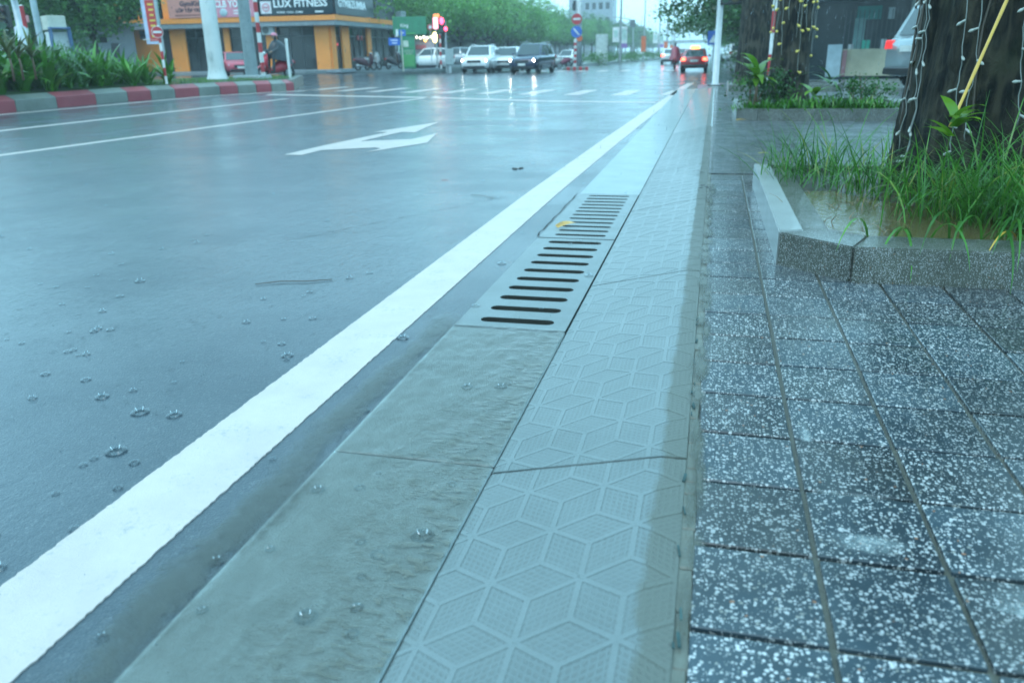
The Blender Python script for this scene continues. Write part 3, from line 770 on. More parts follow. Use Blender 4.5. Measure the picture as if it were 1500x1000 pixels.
# ---------------------------------------------------------------- fairy lights
b = MB(); b.tube([(0, 0, 0), (0, 0, .028)], [.0065, .0085], 7); b.lathe([(.0085, .028), (.0105, .036), (.009, .048), (.003, .057), (.0005, .059)], 8)
bulb_me = b.mesh('bulb', bulb_mat, True)
b = MB(); b.tube([(0, 0, 0), (0, 0, .025)], [.010, .012], 6); b.lathe([(.012, .025), (.024, .04), (.022, .06), (.004, .075)], 8)
bulbY_me = b.mesh('bulb', bulb_yellow, True)
def light_string(c, r, a0, z0, z1, step, me, seed, label, group, wire_r=.0034, drift=.05, flarez=.25):
    rr_ = random.Random(seed)
    root = empty('fairy_light_string', (c[0]+r*math.cos(a0), c[1]+r*math.sin(a0), z0), label=label, cat='fairy lights', group=group)
    base = Vector(root.location); pts = []; z = z0; a = a0; k = 0
    while z > z1:
        rad = r+.02+.10*math.exp(-max(0, z-flarez)/.25)+(.015 if k % 2 else 0)
        pts.append(Vector((c[0]+rad*math.cos(a), c[1]+rad*math.sin(a), z))-base)
        z -= step*rr_.uniform(.36, .64); a += rr_.uniform(-drift, drift)*.35/r+.012; k += 1
    if len(pts) < 2: return
    # round the corners a little
    fine = []
    for p, q in zip(pts, pts[1:]):
        fine += [p, p.lerp(q, .5)+Vector((rr_.uniform(-1, 1), rr_.uniform(-1, 1), rr_.uniform(-1, 1)))*.006]
    fine.append(pts[-1])
    MB().tube(fine, wire_r, 5).build('wire', wire_mat, root, smooth=True)
    for i, p in enumerate(pts):
        if i % 2 == 0 and i: continue
        o = obj('bulb', me, root, p)
        t = Vector((-math.sin(a0), math.cos(a0), 0))*(1 if i % 4 == 1 else -1)*rr_.uniform(.5, 1)+Vector((math.cos(a0), math.sin(a0), 0))*rr_.uniform(.1, .5)+Vector((0, 0, rr_.uniform(-.6, .15)))
        o.rotation_euler = t.to_track_quat('Z', 'Y').to_euler()
    return root
gl = 'white fairy light strings down the nearest trunk'
strs = [(181, 2.0, .50, 'leftmost white fairy light string, along the outline of the nearest trunk'),
        (190, 2.0, .45, 'white fairy light string second from the left edge of the nearest trunk'),
        (199, 2.0, .44, 'white fairy light string third from the left edge of the nearest trunk'),
        (217, 2.0, .52, 'straight white fairy light string left of the yellow stick'),
        (231, 2.0, .62, 'white fairy light string just left of the yellow stick, ending in the grass'),
        (249, 2.0, .66, 'looped white fairy light string just right of the yellow stick'),
        (263, 2.0, .55, 'white fairy light string near the right picture edge of the nearest trunk'),
        (278, 2.0, .6, 'rightmost white fairy light string, far round the nearest trunk')]
for i, (dg_, z0, z1, lb) in enumerate(strs):
    light_string(T1, .645, R(dg_), z0, z1, .2, bulb_me, 40+i, lb, gl)
gy = 'yellow fairy light strings on the second trunk'
for i in range(11):
    light_string((1.29, 15.75), .34, R(178+16.5*i), 3.4, (1.25, 1.05, 1.35, .95, 1.5, 1.2, .8, 1.4, 1.2, 1.0, 1.3)[i], .42, bulbY_me, 80+i, ('leftmost', 'second from left', 'third from left', 'fourth from left', 'fifth from left', 'middle', 'fifth from right', 'fourth from right', 'third from right', 'second from right', 'rightmost')[i]+' string of yellow bulbs on the trunk in the second planter', gy, wire_r=.0045, flarez=-1)

# yellow stick leaning on the nearest trunk
p0 = Vector((1.332, 5.182, 0.781)); p1 = Vector((1.577, 5.394, 1.478)); p1 = p1+(p1-p0)*.35
b = MB(); pts = [p0.lerp(p1, k/9)-p0 for k in range(10)]; b.tube(pts, [.0085 if k % 3 else .0105 for k in range(10)], 8)
b.build('stick', M((.72, .42, .06), .35, name='yellow_cane', scale=6), None, p0, True, label='thin yellow stick leaning against the nearest trunk', cat='stick')

# ---------------------------------------------------------------- grass and weeds
def grass_patch(name, spots, n, L, wd, seed, mat, label=None, z=.26, parent=None):
    rr = random.Random(seed); b = MB()
    for _ in range(n):
        cx, cy, sx, sy, lk = spots[rr.randrange(len(spots))]
        x = rr.gauss(cx, sx); y = rr.gauss(cy, sy)
        l = L*lk*rr.uniform(.45, 1.2)
        b.blade((x, y, z+rr.uniform(-.01, .02)), rr.uniform(0, 6.283), l, wd*rr.uniform(.6, 1.2), rr.uniform(.75, 1.5), rr.uniform(.4, 2.0), 6, 0, rr.uniform(-.6, .6))
    return b.build(name, mat, parent, label=label, kind='stuff')
spots = [(.62, 6.6, .13, .25, .85), (.85, 6.7, .15, .25, 1.0), (.95, 6.2, .12, .2, .8), (1.15, 5.95, .12, .15, .8), (1.4, 5.5, .12, .12, .8), (1.5, 5.2, .13, .16, 1), (1.75, 4.95, .16, .16, 1.0), (1.95, 4.7, .16, .15, 1.0), (2.2, 4.8, .2, .2, 1.1), (1.4, 6.7, .2, .3, .8), (1.85, 4.6, .18, .12, 1.15), (2.1, 4.5, .22, .12, 1.2), (1.95, 4.9, .3, .15, 1.2), (1.25, 5.2, .12, .2, .9), (1.72, 5.3, .14, .12, 1.15), (1.9, 5.3, .2, .1, 1.2), (1.45, 5.0, .15, .15, 1)]
grass_patch('grass', spots, 1250, .64, .0115, 3, leaf_grass)
grass_patch('tall_grass', [(.85, 6.9, .2, .3, 1), (1.55, 4.95, .25, .2, 1), (2.1, 4.75, .25, .2, 1.15)], 60, .72, .010, 5, leaf_grass)
# long blades drooping over the front kerb
b = MB()
for x, L in ((.85, .5), (1.0, .5), (1.06, .5), (1.15, .55), (1.2, .6), (1.34, .6), (1.38, .5), (1.42, .6), (1.6, .6), (1.47, .5), (1.55, .62), (1.75, .5), (1.3, .5), (1.65, .6)):
    b.blade((x+U(-.05, .05), 4.5, .27), R(-90+U(-50, 30)), L*1.1, .02, U(.7, 1.1), U(1.9, 2.5), 8)
b.build('drooping_grass', leaf_grass, kind='stuff')
b = MB(); b.blade((1.52, 4.42, .31), R(-125), .42, .016, .55, 1.5, 8); b.build('dry_blade', leaf_dry, None, label='single dry yellow grass blade bent over the front planter kerb', cat='grass blade')
b = MB(); rr = random.Random(8)
for _ in range(160): b.blade((rr.gauss(1.15, .25), rr.gauss(5.6, .4), .265), rr.uniform(0, 6.28), rr.uniform(.1, .25), .006, rr.uniform(.2, .9), rr.uniform(.6, 1.8), 4)
b.build('dry_grass', M((.22, .13, .05), .6, name='brown_straw'), kind='stuff')

def broad_plant(name, loc, n, L, wd, seed, label, stem=0, mat=leaf_bright, cat='plant', up=(.2, 1.2), group=None):
    rr = random.Random(seed); root = empty(name, loc, label=label, cat=cat, group=group)
    b = MB()
    if stem: MB().tube([(0, 0, -.1), (.02, 0, stem*.5), (-.02, .01, stem)], [.03, .026, .02], 7).build('stem', trunk_brown, root, smooth=True)
    for k in range(n):
        b = MB(); az = 2.4*k+rr.uniform(-.3, .3); z = stem*rr.uniform(.75, 1.05) if stem else rr.uniform(0, .12)
        b.blade((0, 0, z), az, L*rr.uniform(.7, 1.15), wd, rr.uniform(*up), rr.uniform(.6, 1.4), 6)
        b.build('leaf', mat, root)
    return root
broad_plant('broadleaf_weed', (1.321, 5.081, 0.738), 9, .22, .095, 3, 'small broad-leaved weed at the foot of the yellow stick')
broad_plant('leafy_sapling', (.68, 14.75, .27), 16, .55, .17, 11, 'small sapling with broad yellowish leaves on a brown stem, in the second planter', .62, up=(-.2, 1.1))
broad_plant('broadleaf_weed', (1.62, 14.6, .45), 9, .42, .16, 12, 'bright broad-leaved weed before the yellow-lit trunk', 0)
broad_plant('spiky_plant', (1.98, 15.6, .6), 9, .7, .07, 13, 'dark spiky plant sticking out behind the right side of the second trunk', 0, mat=leaf_tree, up=(.0, .8))
def bush(name, loc, blobs, n, size, seed, label, mat=leaf_tree_pale, stems=0, group=None, cat='bush', kind=None):
    root = empty(name, loc, label=label, cat=cat, group=group)
    leaf_cloud(blobs, n, size, seed).build('foliage', mat, root)
    if stems:
        b = MB(); rr = random.Random(seed)
        for k in range(stems):
            q = blobs[rr.randrange(len(blobs))]
            b.tube([(rr.uniform(-.1, .1), rr.uniform(-.1, .1), -.05), (q[0]*.5, q[1]*.5, q[2]*.5), (q[0]+rr.uniform(-.3, .3)*q[3], q[1], q[2]+rr.uniform(0, 1)*q[5])], [.02, .014, .006], 5)
        b.build('stem', trunk_brown, root)
    return root
bush('shrub', (.62, 15.1, .27), [(0, 0, .25, .3, .3, .28), (.35, .1, .4, .25, .3, .3), (.55, .0, .25, .25, .3, .25)], 900, .07, 21, 'dark round shrub at the left end of the second planter', leaf_tree, 4)
bush('shrub', (2.45, 15.2, .27), [(-.3, 0, .28, .35, .3, .3), (0, .1, .5, .3, .3, .35), (.35, 0, .32, .35, .3, .28)], 1100, .075, 22, 'twiggy green shrub on the right half of the second planter', leaf_tree, 9).scale = (.75, .8, .68)
grass_patch('weeds', [(1.1, 14.35, .25, .12, .7), (1.5, 14.4, .25, .12, .9), (1.9, 14.4, .25, .12, .9), (2.3, 14.4, .25, .12, .8), (2.6, 14.4, .25, .12, .8), (.75, 14.45, .2, .1, .6)], 1300, .32, .03, 17, leaf_strap, z=.26)
grass_patch('weeds', [(.8, 24.5, .2, .2, .8), (1.2, 24.5, .3, .2, .8)], 120, .35, .03, 18, leaf_strap, z=.26)
# ================================================================ NEAR-LEFT MEDIAN: striped kerb, grass, strap-leaved plants
med = empty('median_kerb', kind='structure')
mf = [(-17.6, 11.5), (-17.75, 13.3), (-17.85, 15.1), (-17.9, 16.7), (-17.96, 18.27), (-18.15, 19.92), (-18.3, 21.67), (-18.3, 23.1), (-18.15, 24.05), (-17.95, 25.06), (-17.75, 26.15), (-17.5, 27.07), (-17.2, 27.77), (-16.87, 28.5), (-16.5, 28.97), (-16.15, 29.47), (-16.1, 30.0)]
def offs(i, d):
    a = Vector(mf[max(0, i-1)]); c = Vector(mf[min(len(mf)-1, i+1)]); t = (c-a).normalized(); return Vector(mf[i])+Vector((-t.y, t.x))*d
for i in range(len(mf)-1):
    b = MB(); vs = []
    for q in (i, i+1):
        P0 = Vector(mf[q]); tt = (Vector(mf[i+1])-Vector(mf[i])).normalized()*(.008 if q == i else -.008)
        for d, z in ((0, -.05), (0, .30), (.24, .42), (.36, .42), (.36, -.05)):
            p = offs(q, d)+tt; vs.append((p.x, p.y, z))
    b.add(vs, [(0, 1, 2, 3, 4), (9, 8, 7, 6, 5), (0, 5, 6, 1), (1, 6, 7, 2), (2, 7, 8, 3), (3, 8, 9, 4)])
    b.build('kerb_block', paint_concrete_grey if i % 2 == 0 else paint_concrete_red, med, bevel=.012)
# end return of the kerb
b = MB()
for k in range(5):
    a = Vector((-16.1, 30.0))+(Vector((-19.6, 37.5))-Vector((-16.1, 30.0)))*k/5; c = Vector((-16.1, 30.0))+(Vector((-19.6, 37.5))-Vector((-16.1, 30.0)))*(k+1)/5
    b.add([(a.x, a.y, -.05), (c.x, c.y, -.05), (c.x, c.y, .42), (a.x, a.y, .42), (a.x-.3, a.y-.1, -.05), (c.x-.3, c.y-.1, -.05), (c.x-.3, c.y-.1, .42), (a.x-.3, a.y-.1, .42)], [(0, 1, 2, 3), (3, 2, 6, 7), (0, 3, 7, 4), (1, 5, 6, 2), (4, 7, 6, 5)])
b.build('kerb_end', paint_concrete_grey, med)
inner = [tuple(offs(i, .37)) for i in range(len(mf))]
b = MB(); lawn = inner+[(-16.5, 30.3), (-19.9, 37.4), (-22.6, 36), (-23.0, 30), (-22.8, 20), (-22, 11)]
vs = [(x, y, .42) for x, y in lawn]; cen = [((x-20.2)*1.0*.55+(-20.2)*.0-.0 if False else (x*.6-20.3*.4), y*.82+24*.18, .50) for x, y in lawn]
n = len(lawn); b.add(vs+cen, [(i, (i+1) % n, n+(i+1) % n, n+i) for i in range(n)]+[tuple(range(n, 2*n))])
b.add([(x, y, -.1) for x, y in lawn]+vs, [((i+1) % n, i, n+i, n+(i+1) % n) for i in range(n)])
b.build('median_ground', M((.03, .07, .02), .8, name='lawn_soil', var=.4, scale=1), kind='structure')
b = MB(); rr = random.Random(4)
for _ in range(6500):
    t = rr.random(); k = rr.randrange(9, 15); p = offs(k, rr.uniform(.4, 3.2)); x, y = p.x+rr.uniform(-.6, .3), p.y+rr.uniform(-.6, 4.5*rr.random())
    if x > -16.5-(y-30)*.45 and y > 30: continue
    if x > -16.9: continue
    b.blade((x, y, .44), rr.uniform(0, 6.28), rr.uniform(.06, .14), .02, rr.uniform(.6, 1.4), rr.uniform(.3, 1.3), 2)
b.build('lawn', mat_leaf('lawn_grass', (.05, .17, .015), (.14, .34, .03), .45, .3, 1), kind='stuff')

# strap-leaved clumps
def clump(seed, n, L, wd):
    rr = random.Random(seed); root = empty('strap_leaf_plant', (0, 0, -50)); 
    for k in range(n):
        b = MB(); b.blade((rr.uniform(-.09, .09), rr.uniform(-.09, .09), 0), rr.uniform(0, 6.283), L*rr.uniform(.6, 1.15), wd*rr.uniform(.8, 1.2), rr.uniform(.95, 1.5), rr.uniform(.3, 2.1), 7, 0, rr.uniform(-.4, .4))
        b.build('leaf', leaf_strap, root)
    return root
protos = [clump(31, 17, 1.25, .14), clump(32, 15, 1.15, .13), clump(33, 18, 1.3, .15)]
spots_ = []
rr = random.Random(5)
for k in range(19):
    for row in range(4):
        y = 16.9+.5*k+rr.uniform(-.25, .25)+row*.12; i = min(range(len(mf)), key=lambda q: abs(mf[q][1]-y))
        if y > 25.7: continue
        p = Vector((mf[i][0], y)); x = p.x-.62-row*.7-rr.uniform(0, .35)
        spots_.append((x, y, row))
used = set(); seen = {}
for k, (x, y, row) in enumerate(spots_):
    pi = k % 3; src_ = protos[pi]
    o = src_ if pi not in used else copy_tree(src_); used.add(pi)
    h = 1.5-.5*sstep(19, 26, y)
    place(o, (x, y, .4), rr.uniform(0, 6.28), h*rr.uniform(.85, 1.1))
    o['category'] = 'plant'; o['group'] = 'strap-leaved plants on the median'
    i = min(range(len(mf)-1), key=lambda q: abs((mf[q][1]+mf[q+1][1])/2-y)); nth = ('', 'first', 'second', 'third', 'fourth', 'fifth', 'sixth', 'seventh', 'eighth', 'ninth')[min(9, (len(mf)-i)//2)]
    lab = ('front', 'second', 'third', 'rear')[row]+'-row strap-leaved plant behind the '+nth+(' grey' if i % 2 == 0 else ' red')+' kerb block from the tip'
    seen.setdefault(lab, []).append(o)
for lab, os_ in seen.items():
    os_.sort(key=lambda o: o.location.y)
    for q, o in enumerate(os_): o['label'] = lab if len(os_) == 1 else lab+(', leftmost there' if q == 0 else ', rightmost there' if q == len(os_)-1 else ', between two others there')
# cycad and red-tipped cordylines at the far left
root = empty('cycad', (*(-19.184, 21.076), .5), label='dark feathery cycad rising behind the strap-leaved plants on the median', cat='plant')
MB().lathe([(.16, 0), (.2, .2), (.17, .6), (.1, .8)], 10).build('trunk', bark2, root)
b = MB()
for k in range(26):
    az = 2.4*k; up = .25+.9*(k % 5)/5; L = 1.35; p = Vector((0, 0, .8)); a = up
    for q in range(16):
        d = Vector((math.cos(az)*math.cos(a), math.sin(az)*math.cos(a), math.sin(a))); p = p+d*L/16; a -= .11
        for s in (-1, 1):
            e = Vector((-math.sin(az), math.cos(az), 0))*s*.16*math.sin(.4+2.4*q/16)+d*.08
            w_ = d*.035; b.add([p-w_, p+w_, p+e], [(0, 1, 2)])
b.build('frond', leaf_tree, root, kind='stuff')
for i, (px, lb) in enumerate(((8, 'bronze-tipped upright shrub at the left picture edge of the median'), (22, 'bronze-tipped upright shrub just left of the white signal pole'), (41, 'bronze-tipped upright shrub just right of the white signal pole'))):
    broad_plant('cordyline', (*(-16.99, 17.651), 1.0), 1, .1, .05, 1, '') if False else None
    q = {0: (-16.767, 17.172), 1: (-17.316, 18.032), 2: (-17.45, 18.594)}[i]
    broad_plant('cordyline', (*q, .9), 16, .8, .09, 60+i, lb, .55, mat=mat_leaf('bronze_leaf', (.03, .07, .02), (.14, .15, .04), .35, .2, 2), up=(.4, 1.4))

# ---------------------------------------------------------------- posts and signs on the median
def banded_post(name, loc, h, r, bands, label, cat='post', m0=None):
    root = empty(name, loc, label=label, cat=cat)
    for k in range(bands):
        MB().lathe([(r, h*k/bands), (r, h*(k+1)/bands-.003)], 10).build('red_band' if k % 2 else 'white_band', RED if k % 2 else WHITE, root, smooth=True)
    MB().lathe([(r*1.02, h-.003), (0.0005, h+r*.5)], 10).build('cap', m0 or WHITE, root)
    return root
def no_entry(parent, c, r, face):
    """a round red plate with a white bar; face = direction it looks (unit 2d)"""
    m = Matrix.Translation(c) @ Vector((face[0], face[1], 0)).to_track_quat('Z', 'Y').to_matrix().to_4x4()
    o = MB().disc(r, .03, 24, 0, m).build('sign_plate', RED, parent)
    b = MB(); b.box((0, 0, .033), (r*1.5, r*.36, .012), 0, 0, m) if False else b.box((0, 0, .036), (r*1.45, r*.36, .010), 0, 0, m)
    b.build('white_bar', WHITE, o); b = MB()
    for k in range(24):
        a0, a1 = 2*math.pi*k/24, 2*math.pi*(k+1)/24
        b.add([m @ Vector((r*q*math.cos(a), r*q*math.sin(a), .034)) for q, a in ((.93, a0), (1.0, a0), (1.0, a1), (.93, a1))], [(0, 1, 2, 3)])
    b.build('white_rim', WHITE, o)
def toward(p): v = Vector((-p[0], -p[1])).normalized(); return (v.x, v.y)
# tall white lamp post with a flared foot
c = (*(-18.6, 28.7), .46)
root = empty('lamp_post', c, label='tall thick white tapered lamp post with flared foot on the median lawn', cat='lamp post')
b = MB(); b.lathe([(.42, 0), (.42, .03), (.36, .16), (.315, .36), (.30, .5), (.235, 8), (.15, 11)], 12); b.build('pole', M((.66, .68, .66), .4, name='white_steel', var=.2, scale=.8), root, smooth=True)
MB().box((0, -.31, .9), (.16, .03, .32)).build('access_door', M((.6, .62, .6), .4, name='door_steel'), root)
MB().tube([(0, 0, 10.8), (.8, -.5, 11.4), (2.2, -1.2, 11.5)], [.09, .07, .06], 8).build('arm', GALV, root)
# grey signal mast
c = (*(-18.027, 30.233), .44)
root = empty('signal_mast', c, label='grey steel mast on a low concrete plinth right of the white lamp post', cat='mast')
b = MB(); b.lathe([(.26, .12), (.25, .5), (.17, 7)], 10); b.build('pole', M((.25, .3, .31), .45, name='grey_steel'), root, smooth=True)
b = MB(); b.box((0, 0, .06), (1.25, 1.0, .2), top=(.94, .94)); b.build('plinth', pale_concrete, root, bevel=.02)
b = MB(); b.box((0, 0, 3.15), (.52, .34, .1)); b.build('bracket', BLACK, root)
banded_post('banded_post', (*(-18.245, 31.497), .3), 4.6, .085, 12, 'tall red and white banded post beside the grey mast, in front of the rider')
b = MB(); root = empty('marker_post', (*(-17.892, 33.07), .3), label='thin plain white marker post at the far tip of the median', cat='post')
b.lathe([(.06, 0), (.06, 1.62)], 8); b.build('post', WHITE, root, smooth=True); MB().ball((0, 0, 1.64), .07, 8, 5).build('cap', WHITE, root, smooth=True)
# no entry sign on a banded post
c = (*(-18.234, 25.07), .45); root = banded_post('no_entry_sign', c, 1.85, .045, 7, 'round no entry sign on a red and white post, left of the white lamp post', 'road sign')
no_entry(root, (0.0, -.07, 1.66), .185, toward(c))
# vertical banner on a lamp pole
c = (*(-19.374, 26.715), .3); root = empty('banner_pole', c, label='pole carrying a tall red vertical banner with yellow lettering', cat='banner')
b = MB(); b.lathe([(.075, 0), (.06, 6)], 8); b.build('pole', GALV, root, smooth=True)
m = Matrix.Translation((-.22, -.1, 1.5)) @ Matrix.Rotation(R(24), 4, 'Z') @ Matrix.Rotation(R(90), 4, 'X')
ban = MB().box((0, .72, 0), (.52, 1.5, .02), m=m).build('banner_backing', M((.55, .58, .75), .5, name='pale_banner_cloth'), root)
MB().box((.05, .75, .014), (.36, 1.36, .006), m=m).build('red_panel', M((.62, .05, .04), .5, name='red_banner_cloth'), ban)
for k in range(7): MB().box((.05, 1.28-.175*k, .02), (.19-.03*(k % 3), .06, .004), m=m).build('yellow_lettering', M((.85, .6, .08), .5, name='yellow_print'), ban)
b = MB()
for z in (1.5, 0): b.tube([(0, 0, 1.62+z), (-.55, -.25, 1.62+z)], .02, 6)
b.box((0, 0, 3.2), (.9, .3, .05)); b.build('bracket', GALV, root)
# signals at the far left
def signal_head(parent, c, w_, h, face, lit=None, n=3, horiz=False):
    m = Matrix.Translation(c) @ Vector((face[0], face[1], 0)).to_track_quat('Z', 'Y').to_matrix().to_4x4()
    o = MB().box((0, 0, 0), (w_, h, .22), m=m).build('signal_head', BLACK, parent, bevel=.02)
    for k in range(n):
        off = (k-(n-1)/2)*((w_ if horiz else h)/n); r = min(w_, h)*.36
        mm = m @ Matrix.Translation((off if horiz else 0, 0 if horiz else off, .112))
        col = [(.05, .3, .12), (.3, .2, .03), (.3, .03, .03)][k % 3]
        lamp = M((.9, .05, .08), .3, name='lit_red_lens', emit=9) if lit == k else M(tuple(x*.25 for x in col), .2, name='unlit_lens')
        MB().disc(r, .02, 14, 0, mm).build('lens', lamp, o)
        b = MB(); pts = [(r*1.12*math.cos(a), r*1.12*math.sin(a)) for a in [R(10+20*q) for q in range(9)]]
        b.add([mm @ Vector((x, y, z)) for z in (0, .16) for x, y in pts], [(q, q+1, 9+q+1, 9+q) for q in range(8)]); b.build('visor', BLACK, o)
    return o
c = (*(-19.948, 21.05), .3); root = empty('traffic_signal', c, label='white leaning-looking traffic signal pole with black heads at the far left of the median', cat='traffic light')
b = MB(); b.lathe([(.17, 0), (.16, 1.9), (.09, 1.95), (.08, 4.5)], 10); b.build('pole', M((.6, .64, .68), .4, name='pole_paint'), root, smooth=True)
signal_head(root, (-.42, -.1, 2.38), .32, .9, toward(c)) if False else signal_head(root, (-.45, -.1, 2.2), .42, .62, (.3, -.95))
signal_head(root, (.3, -.1, 3.15), .95, .6, (.3, -.95)); signal_head(root, (-.45, 0, 3.2), .5, .5, (.3, -.95), n=1)
banded_post('banded_post', (*(-21.214, 22.604), .3), 2.6, .07, 4, 'red and white post at the far left, close behind the signal pole')
c = (*(-22.978, 25.06), .3); root = empty('street_pole', c, label='slim grey street pole right of the far-left signals, before the tree', cat='pole')
b = MB(); b.lathe([(.12, 0), (.085, 6)], 8); b.build('pole', M((.4, .48, .52), .4, name='blue_grey_steel'), root, smooth=True)
m = wall_m((-.55, -.15), (.0, -.05), 2.35); MB().box((.2, .0, .01), (.26, .22, .02), m=m).build('sign_plate', M((.6, .25, .27), .5, name='faded_red_plate'), root)

# ---------------------------------------------------------------- left background: kiosk, grey house, trees
c = (*(-30.572, 34.371), .22); root = empty('roadside_kiosk', c, R(-35), label='cream and white roadside kiosk with a blue frame, under the tree at far left', cat='kiosk')
CREAM = M((.58, .58, .48), .6, name='cream_panel')
MB().box((-.1, 0, 2.75), (1.1, .8, .62)).build('sign_box', CREAM, root, bevel=.02)
MB().box((0, 0, 1.35), (.9, .8, 2.0)).build('cabin', M((.6, .63, .6), .5, name='white_panel'), root, bevel=.02)
b = MB()
for x in (.5, .86):
    for y in (-.4, .4): b.box((x, y, 1.4), (.06, .06, 2.3))
b.box((.68, 0, 2.5), (.45, .86, .06)); b.box((.68, 0, 1.3), (.45, .86, .06)); b.build('frame', M((.05, .13, .3), .5, name='blue_frame'), root)
MB().box((0, -.42, 1.2), (.36, .03, .3)).build('notice', WHITE, root)
A_ = (-42.031, 48.264); B_ = (-40.798, 51.88)
root = empty('house', (0, 0, .3), label='grey plastered house wall with dark doorways behind the tree, left of the yellow building', cat='house')
m = wall_m(A_, B_, .0); LW = (Vector(B_)-Vector(A_)).length
MB().box((LW/2, 1.6, -2), (LW+2, 3.2, 4), m=m).build('wall', M((.24, .27, .29), .7, name='grey_plaster', var=.35, scale=.5), root)
for x in (.8, 1.7, 3.2): MB().box((x, 1.1, .03), (.55, 2.0, .06), m=m).build('door', M((.05, .06, .07), .5, name='dark_door'), root)
MB().box((LW/2, 3.3, -1.6), (LW+2.6, .2, 5.2), m=m).build('roof', M((.2, .23, .25), .6, name='grey_roof'), root)
MB().box((2.4, 2.4, .04), (.5, .5, .06), m=m).build('window', GLASSD, root)
def street_tree(loc, h, r, seed, label, group=None, mat=leaf_tree, n=2600, leaf=.26, trunk_r=.16, z0=None, lob=5, cl=26, low=0):
    rr = random.Random(seed); root = empty('street_tree', loc, label=label, cat='tree', group=group)
    zc = z0 if z0 is not None else h*.34; ch = (h-zc)/2
    lobes = [(0, 0, zc+ch, r*.8, r*.8, ch)]
    for k in range(lob):
        a = 6.283*k/lob+rr.uniform(-.4, .4); q = rr.uniform(.45, .7)*r
        lobes.append((q*math.cos(a), q*math.sin(a), zc+ch*rr.uniform(.5, 1.45), r*rr.uniform(.4, .58), r*rr.uniform(.4, .58), ch*rr.uniform(.35, .55)))
    for k in range(low):
        a = 6.283*k/low+rr.uniform(-.3, .3); lobes.append((.66*r*math.cos(a), .66*r*math.sin(a), zc+rr.uniform(.9, 2.0), r*.42, r*.42, rr.uniform(1.0, 1.5)))
    tb = MB(); tb.tube([(0, 0, -.3), (.06, 0, zc*.5), (.02, .04, zc+.3)], [trunk_r*1.25, trunk_r, trunk_r*.8], 8); tb.build('trunk', bark2, root, smooth=True)
    limbs(zc*.9, trunk_r*.7, [(l[0]*.8, l[1]*.8, l[2]) for l in lobes[1:]], seed).build('limb', bark2, root, smooth=True)
    leaf_cloud(lobes, n, leaf, seed, cl).build('crown', mat, root)
    return root
street_tree((*(-31.981, 38.434), .22), 8.0, 3.6, 101, 'broad tree with drooping crown left of the yellow building', mat=leaf_tree_pale, n=16000, leaf=.24, z0=2.35, trunk_r=.13)
street_tree((*(-45.773, 50.288), .22), 8.5, 4.6, 102, 'green tree behind the cream kiosk at the far left', mat=leaf_tree_pale, n=14000, leaf=.28, z0=1.2)
street_tree((*(-43.165, 44.506), .22), 8.5, 4.2, 103, 'green tree filling the top left corner behind the signals', mat=leaf_tree, n=9000, leaf=.24, z0=.8)
street_tree((*(-42.971, 41.875), .22), 8.5, 4.2, 104, 'green tree cut off by the left picture edge', mat=leaf_tree, n=3200, leaf=.24, z0=.8)
bush('shrub', (*(-29.837, 35.011), .22), [(0, 0, 2.0, .5, .5, .42)], 500, .11, 105, 'small round clipped shrub before the grey house wall', leaf_tree, 2)
bush('shrub', (*(-26.422, 30.032), .22), [(0, 0, 1.3, .6, .5, .45), (.4, 0, .9, .5, .5, .4)], 600, .1, 106, 'pale flowering shrub at the foot of the cream kiosk', mat_leaf('pale_flower', (.12, .2, .1), (.5, .52, .4), .5, .2), 3)
# ================================================================ THE YELLOW CORNER BUILDING
PA, PB, PC = (-43.28, 53.739), (-25.956, 55.202), (-26.502, 69.091)
GZ = .34
BM = YELLOW; bld = empty('corner_building', (0, 0, 0), label='yellow two-storey corner building with dark shopfronts, fascia signs and grey canopy', cat='building')
mL = wall_m(PA, PB, GZ); mR = wall_m(PB, PC, GZ)
LL = (Vector(PB)-Vector(PA)).length; LR = (Vector(PC)-Vector(PB)).length
def onL(px): return min(1.0, max(0, 0)) if False else px
def u_of(px, m, L):
    return px
SOFFIT = M((.26, .29, .31), .6, name='grey_soffit'); DARKF = M((.03, .04, .045), .4, name='dark_frame')
# core volume set back from the shopfronts
b = MB(); cv = Vector(PA)+(Vector(PC)-Vector(PB))
n_ = Vector((mL[0][2], mL[1][2])); nr = Vector((mR[0][2], mR[1][2]))
ia, ib, ic = Vector(PA)-n_*1.2, Vector(PB)-n_*1.2-nr*1.2, Vector(PC)-nr*1.2
b.prism([tuple(ia), tuple(ib), tuple(ic), tuple(ic+(Vector(PA)-Vector(PB))), ], 0, 10.5); b.build('core', M((.05, .06, .065), .5, name='dark_interior'), bld)
def quadL(name, u0, u1, z0, z1, mat, off=0, th=.12, m=None, par=None, bev=0):
    return MB().box(((u0+u1)/2, (z0+z1)/2, off-th/2), (u1-u0, z1-z0, th), m=m or mL).build(name, mat, par or bld, bevel=bev)
SET = -.9   # shopfronts stand back under the canopy
for u0, u1, nm in ((.0, 3.55, 'yellow_wall'), (4.3, 5.5, 'column'), (8.5, 8.95, 'column'), (11.75, 12.55, 'column'), (15.45, 16.5, 'column')):
    quadL(nm, u0, u1, 0, 3.06, BM, SET+(.1 if nm == 'column' else 0), .5 if nm == 'column' else .2)
quadL('ventilation_window', 1.9, 3.5, 2.35, 2.95, M((.05, .07, .1), .4, name='dark_louvre'), SET+.04, .06)
